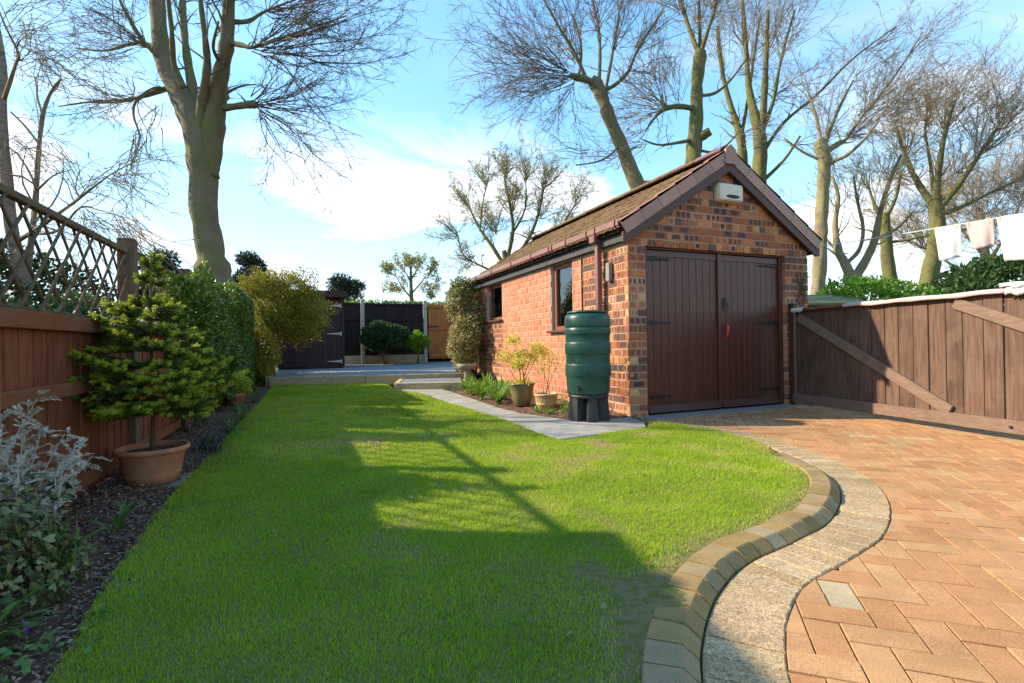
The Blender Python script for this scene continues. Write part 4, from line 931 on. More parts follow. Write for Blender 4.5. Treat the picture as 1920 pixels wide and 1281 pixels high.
# ------------------------------------------------------------------ potted fir
def pot(root, c, prof, m, soil_r, soil_z, n=36):
    b = MB(); b.lathe(prof, c, n); p = part(root, b, 'pot', m, smooth=True)
    b = MB(); b.lathe([(soil_r, 0), (.001, .012)], (c[0], c[1], c[2]+soil_z), 24, capb=False); part(root, b, 'compost', M['soil']); return p
px, py_ = -.905, 3.97
t = thing('potted_fir', 'young fir with bright new tips in a wide terracotta pot', 'potted tree', (px, py_, 0))
pot(t, (px, py_, .012), [(.128, 0), (.142, .004), (.158, .07), (.160, .082), (.163, .086), (.163, .097), (.166, .101), (.182, .185), (.200, .200), (.209, .206), (.210, .226), (.204, .234), (.190, .232), (.180, .20)], M['terracotta'], .184, .195)
b = MB(); b.tube([(px, py_, .20), (px+.008, py_, .55), (px-.004, py_, 1.0), (px+.006, py_, 1.50)], [.018, .014, .010, .005], 8); part(t, b, 'trunk', M['stem'], smooth=True)
dk = []; nw = []; br = MB(); kd = []; kn = []
lev = [(.46, .40, 6), (.54, .47, 9), (.60, .50, 10), (.69, .46, 9), (.78, .41, 9), (.88, .35, 8), (.98, .31, 8), (1.08, .20, 7), (1.17, .11, 5), (1.32, .075, 4), (1.43, .045, 4)]
def needles(p, q, dens, ln, store, up=.4):
    p = np.array(p); q = np.array(q); L = np.linalg.norm(q-p); n = max(4, int(dens*L)); tt = rng.random(n)[:, None]; d = unit(q-p)[None]; side = unit(rng.normal(size=(n, 3))+np.array([0, 0, up])); side = unit(side-d*(side@d[0])[:, None])
    store.append((p+(q-p)*tt, side*.9+d*.55, np.full(n, ln)))
for (z, ln, nb) in lev:
    a0 = rng.uniform(0, 6.28)
    for k in range(nb):
        if rng.random() < .13: continue
        a = a0+2*math.pi*k/nb+rng.normal(0, .18); L = ln*rng.uniform(.75, 1.12); d = np.array([math.cos(a), math.sin(a), 0]); s_ = np.array([-d[1], d[0], 0]); rise = rng.uniform(-.02, .10)
        base = np.array([px, py_, z]); pt = lambda t_: base+d*L*t_+np.array([0, 0, rise*t_-.10*L*t_*(1-t_)*2])
        br.tube([pt(0), pt(.5), pt(1)], [.008, .005, .003], 5); needles(pt(.15), pt(1), 800, .020, dk)
        for j in range(int(5+9*L/.5)):
            tt = .18+.82*(j+.5)/(5+9*L/.5); sd = 1 if j % 2 else -1; l2 = L*.42*(1.12-tt)*rng.uniform(.7, 1.2)+.03; p = pt(tt); q = p+(d*.75+s_*sd*.85)*l2+np.array([0, 0, rng.uniform(-.01, .03)]); mid_ = p+(q-p)*.5
            br.tube([p, q], [.004, .002], 4); needles(p, mid_+(q-p)*.2, 1000, .019, dk); needles(mid_-(q-p)*.1, q+(q-p)*.15, 1300, .020, nw if rng.random() < .74 else dk, .9)
        needles(pt(.80), pt(1.12), 1500, .021, nw, .9)
needles((px, py_, 1.36), (px+.006, py_, 1.53), 700, .022, nw, .2); needles((px, py_, .95), (px, py_, 1.38), 200, .02, dk, .1)
part(t, br, 'branches', M['stem'])
for nm, st, mt in (('needles', dk, 'fir_dark'), ('new_needles', nw, 'fir_new')):
    P = np.concatenate([s_[0] for s_ in st]); D = np.concatenate([s_[1] for s_ in st]); foliage(nm, t, P, D, .023, .0046, M[mt], rng.random(len(P)), .05)
b = MB(); b.prism([(px-.20, py_-.17), (px+.19, py_-.20), (px+.22, py_+.18), (px-.19, py_+.2)], -.03, .011, 'Z'); part(tag(thing('paving_slab', 'worn slab lying under the wide terracotta pot', 'slab', (px, py_, 0))), b, 'slab', M['stone'])

# second pot in the shade of the hedge
qx, qy = -.84, 7.95; qz = gz(qy)
t = thing('potted_shrub', 'small terracotta pot of yellow-green shoots before the tall hedge', 'potted plant', (qx, qy, qz))
pot(t, (qx, qy, qz), [(.085, 0), (.12, .14), (.135, .145), (.137, .18), (.125, .182), (.115, .16)], M['terracotta'], .117, .15, 28)
P, u = blob_points(1600, (qx, qy, qz+.27), (.17, .17, .12), .3, .2, 4); foliage('leaves', t, P, u+rng.normal(0, .5, P.shape), .05, .022, M['fir_new'], rng.random(len(P))*.7)
stems(t, (qx, qy, qz+.15), [(qx+.08, qy, qz+.3), (qx-.08, qy+.03, qz+.3), (qx, qy-.08, qz+.28)], .006, M['stem'])

# strap-leaved clumps
def strap_clump(name, label, c, n, ln, wd, m, cat='plant', spread=.9, group=None, parts=True):
    t = thing(name, label, cat, c, group=group); all_ = MB()
    for k in range(n):
        a = rng.uniform(0, 6.28); L = ln*rng.uniform(.6, 1.15); out = spread*rng.uniform(.25, 1.0); d = np.array([math.cos(a), math.sin(a)]); s_ = np.array([-d[1], d[0]]); b = MB() if parts else all_; vs = []; r = rng.random()
        for t_ in np.linspace(0, 1, 6):
            w = wd*(.55+.9*t_)*(1-t_**3)+.0006; p = d*(L*out*t_*(.55+.45*t_)); z = L*(t_*math.sqrt(max(.05, 1-.6*out*out))-.55*out*t_*t_*t_); c0 = rng.normal(0, .0008)
            vs += [(p[0]-s_[0]*w/2, p[1]-s_[1]*w/2, z+w*.18), (p[0], p[1], z+c0), (p[0]+s_[0]*w/2, p[1]+s_[1]*w/2, z+w*.18)]
        ox, oy = rng.normal(0, .018), rng.normal(0, .018); vs = [(x+ox, y+oy, z) for x, y, z in vs]
        fs = [(3*i+j, 3*i+j+1, 3*i+j+4, 3*i+j+3) for i in range(5) for j in range(2)]; b.add(vs, fs, r)
        if parts: b.build('leaf', M[m], t, True)
    if not parts: all_.build('leaves', M[m], t, True)
    return t
strap_clump('strap_leaf_plant', 'clump of upright green strap leaves in soil before the fir pot', (-.83, 2.98, .0), 9, .21, .024, 'strap')
strap_clump('strap_leaf_plant', 'broad green strap leaves beside the bare silver shrub stem', (-.86, 2.52, .0), 12, .27, .030, 'strap')
strap_clump('strap_leaf_plant', 'low arching strap leaves under the variegated ivy', (-.86, 1.98, .0), 10, .25, .028, 'strap', spread=1.1)
for (x, y, l) in ((-.66, 4.75, .19), (-.78, 4.95, .21), (-.72, 5.25, .19)):
    strap_clump('dark_grass_clump', 'clump of blackish grass leaves right of the fir pot', (x, y, gz(y)), 46, l, .006, 'dark_grass', group='blackish grass clumps by the fir pot', parts=False, spread=1.1)
for (x, y, l) in ((-.66, 5.75, .22), (-.64, 6.35, .24), (-.68, 6.9, .22), (-.74, 7.4, .24), (-.64, 8.3, .22), (-.66, 8.9, .22)):
    strap_clump('green_grass_clump', 'tuft of green grassy leaves at the lawn edge below the dark shrubs', (x, y, gz(y)), 34, l, .009, 'strap', group='green tufts along the lawn edge', parts=False, spread=1.1)
# ground litter and seedlings in the bed
t = thing('ground_cover', 'small round-leaved seedlings and violet flowers on the bare soil', 'plant', (-.8, 1.75, 0))
P = np.stack([-.80+rng.normal(0, .09, 130), 1.80+rng.normal(0, .12, 130), .02+.05*rng.random(130)], 1); foliage('leaves', t, P, rng.normal(0, 1, P.shape)*np.array([1, 1, .2]), .028, .026, M['strap'], rng.random(130), .05, np.tile([0, 0, 1.], (130, 1))+rng.normal(0, .3, (130, 3)))
P = np.array([(-.735, 1.90, .075)])+rng.normal(0, .006, (7, 3)); foliage('petals', t, P, rng.normal(0, 1, P.shape), .016, .014, M['purple'], rng.random(7))

# silver-leaved shrub
sx, sy = -1.09, 2.80
t = thing('silver_shrub', 'straggly silver-leaved shrub with feathery leaves against the stained fence', 'shrub', (sx, sy, 0))
b = MB(); LP_, LD_ = [], []
tips = [(-1.12, 2.98, .66), (-1.06, 2.70, .60), (-1.20, 2.85, .60), (-1.00, 2.92, .50), (-.90, 2.72, .46), (-.93, 2.62, .36), (-1.10, 2.55, .52), (-1.22, 2.65, .55), (-1.00, 2.5, .42), (-1.15, 3.1, .50), (-.88, 2.86, .40)]
for tp in tips:
    a = np.array([sx+rng.normal(0, .05), sy-.05+rng.normal(0, .06), 0]); tp = np.array(tp); md = (a+tp)/2+np.array([rng.normal(0, .05), rng.normal(0, .05), -.03]); pts = [(1-q)**2*a+2*q*(1-q)*md+q*q*tp for q in np.linspace(0, 1, 7)]
    b.tube(pts, list(np.linspace(.0045, .0018, 7)), 5)
    for q in np.linspace(.45, 1.02, 17):
        p = (1-q)**2*a+2*q*(1-q)*md+q*q*tp
        for e in range(1 if rng.random() < .6 else 2):
            d = unit(rng.normal(size=3)+np.array([0, 0, .35])); L = .075*rng.uniform(.6, 1.2); s_ = unit(np.cross(d, rng.normal(size=3))); b.tube([p, p+d*L*.6+np.array([0, 0, -.004]), p+d*L+np.array([0, 0, -.018])], [.0011, .0009, .0006], 3)
            for w in np.linspace(.2, 1, 10):
                c0 = p+d*L*w+np.array([0, 0, -.018*w*w])
                for sg in (-1, 1): LP_.append(c0); LD_.append(s_*sg*.9+d*.7)
part(t, b, 'stems', M['silver']); foliage('leaves', t, np.array(LP_), np.array(LD_), .020, .0055, M['silver'], rng.random(len(LP_)), .1)

# variegated ivy mound
t = thing('ivy', 'bushy variegated ivy mound at the foot of the fence', 'ivy', (-1.0, 2.25, 0))
P, u = blob_points(4200, (-1.08, 2.26, .13), (.27, .44, .33), .55, .22, 3); k = P[:, 2] > .01; P = P[k]; u = u[k]
def heart_leaves(root, P, Nn, size, m, kinds):
    n = len(P); Nn = unit(Nn); D = unit(np.cross(Nn, unit(rng.normal(size=(n, 3))))+np.array([0, 0, -.3])); S = unit(np.cross(D, Nn)); L = (size*rng.uniform(.6, 1.25, n))[:, None]
    sh = [(0, 0), (-.22, .42), (.12, .58), (.48, .36), (1.0, 0), (.48, -.36), (.12, -.58), (-.22, -.42)]
    V = np.stack([P+D*L*a+S*L*b_*.9-Nn*L*(.18*abs(b_)+.12*a*a) for a, b_ in sh], 1).reshape(-1, 3); i = (np.arange(n)*8)[:, None]
    F = np.concatenate([i+np.array([[0, j, j+1]]) for j in range(1, 7)]+[i+np.array([[0, 7, 1]])][:0]); return link('leaves', np_mesh('leaves', V-np.array(root.location), F, np.repeat(kinds, 8)), root, m)
heart_leaves(t, P, u+rng.normal(0, .45, u.shape)+np.array([.2, -.1, .35]), .027, M['ivy'], np.clip(rng.beta(1.8, 2.2, len(P)), 0, 1))
stems(t, (-1.1, 2.3, 0), [(-.85, 2.0, .3), (-.82, 2.5, .25), (-1.0, 2.2, .45), (-1.15, 1.95, .35), (-.95, 2.6, .4), (-1.2, 2.4, .45)], .007, M['stem'])

# ------------------------------------------------------------------ side bed by the garage
def wb():
    cx_, cy_ = 2.93, 4.83; z0 = .014
    t = thing('water_butt', 'ribbed dark green water butt under the downpipe', 'water butt', (cx_, cy_, z0+.30)); b = MB()
    prof = [(.17, .005), (.214, .0), (.226, .008), (.232, .028), (.237, .10), (.241, .188), (.243, .193), (.250, .199), (.252, .206), (.252, .26), (.251, .318), (.249, .325), (.243, .330), (.242, .337), (.242, .38), (.243, .432), (.245, .438), (.251, .443), (.253, .45), (.253, .50), (.252, .552), (.250, .559), (.244, .564), (.243, .571), (.243, .60), (.244, .642), (.246, .648), (.252, .653), (.253, .66), (.253, .70), (.251, .716), (.246, .721), (.246, .729), (.252, .735), (.253, .745), (.252, .80), (.249, .835), (.238, .866), (.20, .885)]
    b.lathe(prof, (cx_, cy_, z0+.30), 48); part(t, b, 'barrel', M['butt_green'], smooth=True)
    b = MB(); b.lathe([(.196, .882), (.222, .884), (.224, .902), (.19, .912), (.05, .918), (.001, .918)], (cx_, cy_, z0+.30), 40, capb=False); part(t, b, 'lid', M['butt_green'], smooth=True)
    a = math.atan2(-cy_, -cx_)-.42; d = Vector((math.cos(a), math.sin(a), 0)); p = Vector((cx_, cy_, z0+.37))+d*.222; b = MB(); b.tube([p-d*.02, p+d*.05], .014, 10); b.tube([p+d*.045+Vector((0, 0, .02)), p+d*.05+Vector((0, 0, -.05))], .010, 8); b.box(p+d*.045+Vector((0, 0, .032)), (.05, .012, .012)); part(t, b, 'tap', M['black_plastic'])
    t2 = thing('water_butt_stand', 'black plastic stand with splayed legs under the green butt', 'stand', (cx_, cy_, z0)); b = MB(); b.lathe([(.215, .262), (.222, .268), (.222, .296), (.20, .300), (.001, .300)], (cx_, cy_, z0), 36); part(t2, b, 'top_plate', M['black_plastic'], smooth=True)
    for k in range(6):
        a = k*math.pi/3+.2; d = Vector((math.cos(a), math.sin(a), 0)); s_ = Vector((-d.y, d.x, 0)); b = MB(); o = Vector((cx_, cy_, z0))
        vs = []
        for (z, r1, r2, w) in ((0, .10, .225, .075), (.265, .11, .205, .055)):
            vs += [o+d*r1-s_*w+Vector((0, 0, z)), o+d*r2-s_*w*.8+Vector((0, 0, z)), o+d*(r2+.012)+Vector((0, 0, z)), o+d*r2+s_*w*.8+Vector((0, 0, z)), o+d*r1+s_*w+Vector((0, 0, z))]
        b.add(vs, [(0, 1, 6, 5), (1, 2, 7, 6), (2, 3, 8, 7), (3, 4, 9, 8), (4, 0, 5, 9), (0, 4, 3, 2, 1), (5, 6, 7, 8, 9)]); part(t2, b, 'leg', M['black_plastic'])
wb()
gx_, gy_ = 2.71, 6.16; z0 = gz(gy_)+.012
t = thing('glazed_planter', 'olive glazed pot of golden-leaved shrub against the red brick wall', 'potted plant', (gx_, gy_, z0))
pot(t, (gx_, gy_, z0), [(.095, 0), (.105, .01), (.135, .10), (.155, .20), (.165, .27), (.182, .285), (.184, .30), (.172, .303), (.155, .28)], M['glaze'], .157, .265)
golden = [(gx_-.12, gy_-.02, .92), (gx_-.20, gy_+.10, .70), (gx_-.10, gy_-.10, .62), (gx_+.02, gy_+.05, .74), (gx_+.22, gy_+.0, .82), (gx_+.12, gy_-.08, .70), (gx_-.02, gy_+.02, .60), (gx_+.34, gy_+.08, .78)]
stems(t, (gx_, gy_, z0+.27), golden, .007, M['stem'], bend=.05)
P = np.concatenate([np.array(g)+rng.normal(0, .055, (190, 3))*np.array([1, 1, .8]) for g in golden]+[np.array([gx_, gy_, .36])+rng.normal(0, .07, (260, 3))*np.array([1, 1, .35])])
foliage('leaves', t, P, rng.normal(0, 1, P.shape)+np.array([0, 0, -.2]), .042, .018, M['maple'], np.clip(rng.beta(2, 2.4, len(P)), 0, 1))
cx_, cy_ = 2.86, 5.74; z0 = gz(cy_)+.012
t = thing('patterned_pot', 'small pale terracotta pot with woven pattern beside the glazed pot', 'potted plant', (cx_, cy_, z0))
p = pot(t, (cx_, cy_, z0), [(.10, 0), (.108, .006), (.126, .06), (.130, .065), (.130, .075), (.128, .08), (.140, .165), (.150, .172), (.154, .178), (.154, .195), (.148, .20), (.138, .198), (.130, .17)], M['terracotta_pale'], .135, .17)
b = MB()
for k in range(22):
    for sg in (-1, 1):
        a = 2*math.pi*k/22; pts = [(cx_+r*math.cos(a+sg*w), cy_+r*math.sin(a+sg*w), z0+z) for r, w, z in ((.1295, 0, .085), (.1345, .10, .125), (.1405, .20, .162))]; b.tube(pts, .0035, 4, False)
b.v = [(x-t.location.x, y-t.location.y, z-t.location.z) for x, y, z in b.v]; b.build('woven_relief', M['terracotta_pale'], p)
twg = [(cx_+.02, cy_+.08, .62), (cx_+.12, cy_+.12, .72), (cx_-.04, cy_+.05, .56), (cx_+.16, cy_+.0, .58)]
stems(t, (cx_, cy_, z0+.16), twg, .006, M['stem'], bend=.05); P = np.concatenate([np.array(g)+rng.normal(0, .06, (70, 3)) for g in twg]); foliage('leaves', t, P, rng.normal(0, 1, P.shape), .038, .016, M['maple'], rng.random(len(P)))
for (x, y, n, l) in ((2.52, 6.55, 40, .26), (2.70, 6.85, 46, .30), (2.48, 7.15, 44, .28), (2.72, 7.4, 46, .32), (2.50, 7.75, 40, .28), (2.80, 7.85, 40, .30), (3.05, 7.0, 36, .28), (2.62, 8.2, 36, .26), (3.0, 7.5, 36, .30)):
    strap_clump('bluebell_clump', 'fresh green strap-leaved clump along the path edge behind glazed pot', (x, y, gz(y)), int(n*2.0), l*1.3, .017, 'bluebell', group='bluebell clumps in the side bed', parts=False)
for (x, y, n, l) in ((2.74, 5.42, 36, .15), (2.66, 5.62, 32, .14), (2.98, 5.38, 30, .17)):
    strap_clump('low_strap_clump', 'low tuft of strap leaves between patterned pot and water butt', (x, y, gz(y)), n, l, .010, 'bluebell', group='low tufts beside the water butt', parts=False, spread=1.1)
strap_clump('dark_tuft', 'dark green tuft beside the bird bath foot', (2.42, 8.62, gz(8.6)), 46, .20, .010, 'strap', parts=False, spread=1.1)
t = thing('flowering_plant', 'loose low plant with orange blooms behind the water butt', 'plant', (3.05, 5.45, .03)); P, u = blob_points(420, (3.02, 5.40, .17), (.15, .13, .15), .3, .2, 6); foliage('leaves', t, P, u+rng.normal(0, .5, P.shape), .03, .013, M['bluebell'], rng.random(len(P))); 
P = np.array([3.0, 5.34, .22])+rng.normal(0, .05, (26, 3)); foliage('blooms', t, P, rng.normal(0, 1, P.shape), .016, .014, M['orange_bloom'] if 'orange_bloom' in M else M.setdefault('orange_bloom', leaf_mat('orange_petal', [(.6, .14, .03), (.65, .25, .05)], .3)), rng.random(26)); stems(t, (3.03, 5.42, .02), [(2.95, 5.35, .2), (3.08, 5.4, .24), (3.0, 5.5, .2)], .004, M['stem'])
# stone bird bath and climber on the far corner
bx_, by_ = 3.0, 9.45; z0 = gz(by_)
t = thing('stone_bird_bath', 'squat weathered stone pedestal bowl before the leafy climber', 'bird bath', (bx_, by_, z0)); b = MB(); b.lathe([(.13, 0), (.135, .05), (.10, .07), (.07, .11), (.062, .2), (.075, .26), (.10, .285)], (bx_, by_, z0), 28); part(t, b, 'pedestal', M['stone'], smooth=True)
b = MB(); b.lathe([(.09, .28), (.17, .31), (.20, .36), (.205, .395), (.19, .40), (.17, .385), (.10, .35), (.001, .34)], (bx_, by_, z0), 28); part(t, b, 'bowl', M['stone'], smooth=True)
t = thing('climber', 'bushy pale variegated climber covering the far corner of the garage', 'climber', (3.25, 10.05, gz(10)))
c1_ = [blob_points(1300, (3.12+rng.normal(0, .16), 9.9+rng.normal(0, .2), 1.0+.11*j_+rng.normal(0, .05)), (.24, .26, .22), .3, .3, j_) for j_ in range(10)]; P1 = np.concatenate([q_[0] for q_ in c1_]); u1 = np.concatenate([q_[1] for q_ in c1_]); P2, u2 = blob_points(6000, (3.08, 9.95, .88), (.31, .40, .50), .5, .2, 9); P = np.concatenate([P1, P2]); u = np.concatenate([u1, u2]); k = P[:, 0] < 3.43; P = P[k]; u = u[k]
kk = np.clip(rng.beta(2, 2, len(P))*.9-.35*np.clip((P[:, 2]-1.75)/.3, 0, 1)+.1, 0, 1); foliage('leaves', t, P, u*.5+rng.normal(0, .6, P.shape)+np.array([0, 0, -.2]), .060, .030, M['climber'], kk)
stems(t, (3.30, 9.95, gz(10)), [(3.3, 9.9, 1.2), (3.2, 10.1, 1.5), (3.36, 9.8, 1.6), (3.3, 10.2, 1.4)], .03, M['stem'])
TREE_FORMS = {
 'beech': dict(droop=0, leafy=0, limbs=[
  [(-1.96,14.91,2.15,0.605),(-2.03,14.94,2.71,0.508),(-2.13,14.98,3.39,0.412),(-2.24,15.02,4.36,0.385),(-2.25,15.02,5.18,0.412),(-2.29,15.03,5.94,0.44),(-2.44,15.15,6.65,0.4),(-2.76,15.44,7.38,0.321),(-3.12,15.8,8.13,0.283),(-3.32,15.99,8.86,0.257),(-3.45,16.26,9.78,0.232),(-3.58,16.52,11.38,0.191),(-3.72,16.69,12.79,0.118)],
  [(-2.17,14.98,5.32,0.33),(-2.06,14.94,6.14,0.344),(-1.98,14.9,6.76,0.33),(-1.91,14.76,7.26,0.3),(-1.77,14.48,7.76,0.228),(-1.61,14.2,8.31,0.198),(-1.54,14.05,9.04,0.184),(-1.45,13.8,10.07,0.142),(-1.32,13.52,11.05,0.089)],
  [(-2.37,15.12,6.28,0.207),(-2.44,15.31,7.14,0.167),(-2.66,15.83,8.26,0.144),(-2.83,16.22,9.31,0.118),(-2.94,16.58,10.54,0.105),(-3.02,16.94,12.13,0.077)],
  [(-2.31,14.98,6.24,0.205),(-2.24,14.79,7.01,0.149),(-2.02,14.15,7.68,0.117),(-1.99,13.81,8.09,0.089),(-2.04,13.51,8.96,0.062),(-2.04,13.28,9.79,0.049)],
  [(-2.65,14.96,7.49,0.135),(-2.83,14.82,7.99,0.12),(-2.78,14.36,8.54,0.09),(-2.79,13.93,9.41,0.062)],
  [(-1.85,14.84,7.06,0.179),(-1.47,14.47,7.0,0.135),(-1.18,14.24,6.99,0.148),(-1.03,14.18,7.0,0.175),(-0.94,14.13,6.97,0.107)],
  [(-3.19,15.83,8.45,0.113),(-3.59,15.67,8.77,0.083),(-3.94,15.49,9.34,0.068),(-4.17,15.37,9.88,0.053)],
  [(-3.03,15.71,7.85,0.085),(-3.75,15.63,7.34,0.062),(-3.84,15.46,6.84,0.047),(-3.67,15.28,6.18,0.034),(-3.86,15.26,5.48,0.02)],
  [(-3.01,15.7,7.78,0.071),(-4.01,16.39,7.64,0.058),(-5.12,17.18,7.73,0.044),(-6.2,17.96,7.75,0.03)],
  [(-3.29,15.98,8.86,0.1),(-3.98,16.59,9.27,0.073),(-4.9,17.3,9.24,0.052),(-5.84,18.02,9.51,0.038)],
  [(-1.53,14.16,8.44,0.119),(-1.2,13.7,8.19,0.103),(-0.89,13.35,8.03,0.063),(0.05,12.53,8.12,0.043),(1.03,11.68,8.21,0.024)],
  [(-1.59,14.18,8.97,0.106),(-1.12,14.2,9.09,0.094),(-0.7,14.35,9.55,0.055),(0.33,14.24,10.16,0.035)],
  [(-2.97,15.64,7.66,0.07),(-3.41,15.6,7.66,0.055),(-3.9,15.27,7.08,0.04),(-4.89,15.36,6.92,0.026)],
  [(-1.75,14.47,8.03,0.081),(-1.83,13.74,8.02,0.063),(-1.63,13.12,8.33,0.036)],
 ], sprays=[
  (-0.99,14.16,7.0,0.92,-0.39,0.08,45,34,2.06,0.0302),
  (-0.99,14.16,6.94,0.73,-0.3,-0.61,32,22,2.06,0.0247),
  (-1.06,14.19,7.08,0.7,-0.29,0.65,40,12,1.51,0.0247),
  (-0.89,13.35,8.03,0.91,-0.38,0.13,38,40,2.89,0.033),
  (-1.02,13.51,8.06,0.89,-0.37,-0.26,22,16,2.47,0.0275),
  (-0.7,14.35,9.49,0.92,-0.39,0.08,40,30,2.34,0.0302),
  (-1.51,14.04,9.3,0.56,-0.24,0.79,45,26,2.06,0.0302),
  (-3.59,15.67,8.77,-0.88,0.37,0.3,40,34,2.06,0.0275),
  (-3.94,15.49,9.34,-0.87,0.36,0.33,45,24,1.79,0.0247),
  (-3.95,16.15,7.53,-0.92,0.39,-0.08,35,22,2.06,0.0247),
  (-3.7,15.4,6.5,-0.28,0.12,-0.95,35,10,1.51,0.0192),
  (-3.54,16.3,10.36,-0.54,0.22,0.81,50,26,2.06,0.0302),
  (-2.94,16.58,10.54,0.01,-0.01,1.0,50,22,1.79,0.0275),
  (-2.04,13.51,8.84,0.1,-0.05,0.99,50,20,1.79,0.0275),
  (-2.81,13.94,9.16,-0.17,0.07,0.98,50,16,1.79,0.0275),
  (-3.34,15.79,7.41,-0.39,0.17,-0.91,30,10,1.65,0.0192),
 ]),
 'birch': dict(droop=1, leafy=0, limbs=[
  [(-3.13,8.03,1.0,0.131),(-3.16,8.04,1.79,0.118),(-3.26,8.08,2.38,0.105),(-3.31,8.1,3.04,0.092),(-3.35,8.11,3.76,0.079),(-3.44,8.36,4.53,0.061),(-3.64,8.66,5.34,0.049),(-3.69,8.68,6.04,0.035)],
  [(-3.11,8.02,1.52,0.085),(-3.15,8.25,2.15,0.081),(-3.13,8.35,2.79,0.076),(-3.09,8.33,3.34,0.062),(-3.03,8.3,3.89,0.055),(-2.93,8.26,4.2,0.041),(-2.81,8.21,4.37,0.034)],
  [(-3.17,8.04,2.25,0.066),(-2.82,7.57,2.31,0.05),(-2.5,7.22,2.43,0.042),(-2.2,6.88,2.54,0.029),(-1.83,6.5,2.71,0.017),(-1.52,6.26,2.83,0.01)],
  [(-2.98,7.86,2.29,0.045),(-2.55,7.35,2.26,0.031),(-2.24,7.0,2.46,0.024),(-1.95,6.67,2.37,0.017),(-1.5,6.15,2.17,0.011)],
  [(-3.03,8.3,3.92,0.034),(-3.14,8.46,4.21,0.028),(-3.19,8.59,4.41,0.028)],
  [(-3.32,8.1,3.99,0.052),(-3.03,7.65,4.24,0.037),(-2.95,7.51,4.3,0.031),(-3.03,7.43,4.55,0.024),(-3.08,7.35,4.78,0.018)],
  [(-3.08,8.33,3.55,0.034),(-3.25,8.4,3.79,0.027),(-3.36,8.33,3.92,0.02)],
  [(-3.12,8.34,2.93,0.034),(-2.78,7.88,3.03,0.02),(-2.51,7.55,3.02,0.013)],
 ], sprays=[
  (-2.81,8.21,4.37,0.19,-0.09,0.98,60,10,0.72,0.0092),
  (-1.83,6.5,2.71,0.9,-0.38,-0.21,50,24,0.72,0.0085),
  (-2.2,6.88,2.54,0.72,-0.3,0.63,60,20,0.59,0.0085),
  (-2.24,7.0,2.45,0.6,-0.25,-0.76,45,30,0.66,0.0079),
  (-1.73,6.36,2.26,0.6,-0.25,-0.76,45,30,0.66,0.0079),
  (-3.03,8.3,3.61,0.74,-0.31,-0.59,60,18,0.66,0.0085),
  (-3.03,7.98,2.44,0.92,-0.39,-0.02,70,20,0.72,0.0085),
  (-3.03,7.65,4.24,0.89,-0.37,0.26,70,26,0.79,0.0092),
  (-3.09,7.57,4.55,0.92,-0.38,0.11,70,30,0.98,0.0092),
  (-3.13,8.45,4.29,-0.17,0.07,0.98,60,14,0.72,0.0085),
  (-3.25,8.07,3.49,0.76,-0.32,-0.57,60,20,0.72,0.0085),
 ]),
 'leaning_pollard': dict(droop=0, leafy=0, limbs=[
  [(11.01,13.8,4.83,0.395),(10.69,13.93,5.74,0.341),(10.45,14.03,6.37,0.305),(10.13,14.16,7.27,0.27),(9.78,14.31,8.18,0.252),(9.49,14.42,9.08,0.252),(9.3,14.5,9.54,0.288),(9.13,14.57,9.68,0.216)],
  [(10.54,13.99,6.1,0.216),(10.68,13.72,6.1,0.16),(10.72,13.6,6.09,0.141)],
  [(9.33,14.49,9.53,0.198),(8.89,14.45,9.62,0.195),(8.55,14.49,9.66,0.212),(8.3,14.48,9.66,0.14)],
  [(9.36,14.47,9.44,0.126),(9.59,14.7,10.6,0.101),(9.66,14.88,11.82,0.083),(9.5,15.16,13.26,0.065)],
  [(9.43,14.45,9.32,0.126),(9.74,14.1,9.42,0.107),(10.05,13.75,9.75,0.088),(10.21,13.46,10.34,0.069),(10.75,12.91,11.34,0.051)],
  [(8.89,14.45,9.62,0.107),(8.35,14.35,10.43,0.087),(7.86,14.34,11.01,0.069),(7.3,14.35,11.82,0.051)],
  [(9.69,14.55,9.45,0.109),(9.98,14.64,10.47,0.092),(10.34,14.81,11.75,0.075),(10.65,14.9,13.01,0.057)],
  [(8.6,14.47,9.66,0.088),(8.95,14.86,10.92,0.073),(8.87,15.21,12.21,0.055)],
  [(10.05,14.19,7.54,0.072),(9.24,14.1,6.87,0.053),(8.22,14.1,6.57,0.034)],
 ], sprays=[
  (8.4,14.44,9.69,-0.87,0.36,0.35,28,46,3.23,0.0288),
  (8.4,14.44,9.62,-0.91,0.38,-0.18,28,40,2.88,0.027),
  (8.52,14.5,9.6,-0.56,0.24,-0.79,30,24,2.16,0.0234),
  (8.6,14.46,10.01,-0.4,0.16,0.9,35,30,3.05,0.0305),
  (9.63,14.9,11.64,0.01,-0.01,1.0,40,22,2.16,0.0288),
  (10.13,13.5,10.25,0.35,-0.15,0.92,45,22,2.16,0.027),
  (8.87,14.15,7.19,-0.92,0.39,-0.08,30,10,1.8,0.0216),
  (10.07,14.61,10.83,0.28,-0.12,0.95,40,20,2.34,0.027),
  (10.05,13.75,9.75,0.92,-0.38,0.11,50,14,1.62,0.0216),
  (9.96,14.23,7.01,-0.92,0.39,0.02,30,8,1.98,0.0216),
 ]),
 'mossy_pollard': dict(droop=0, leafy=0, limbs=[
  [(12.83,14.12,5.04,0.381),(12.92,14.08,6.38,0.342),(13.0,14.04,7.33,0.323),(13.07,14.01,8.28,0.304),(13.13,13.98,9.23,0.266),(13.18,13.96,10.18,0.247),(13.26,13.92,11.03,0.266),(13.3,13.9,11.22,0.209)],
  [(13.08,14.01,8.05,0.228),(13.25,13.72,8.15,0.207),(13.35,13.57,8.22,0.187)],
  [(13.13,13.98,9.13,0.19),(12.38,13.97,9.1,0.168),(11.78,14.01,8.94,0.148),(11.4,14.06,8.64,0.092),(10.93,14.04,8.06,0.055)],
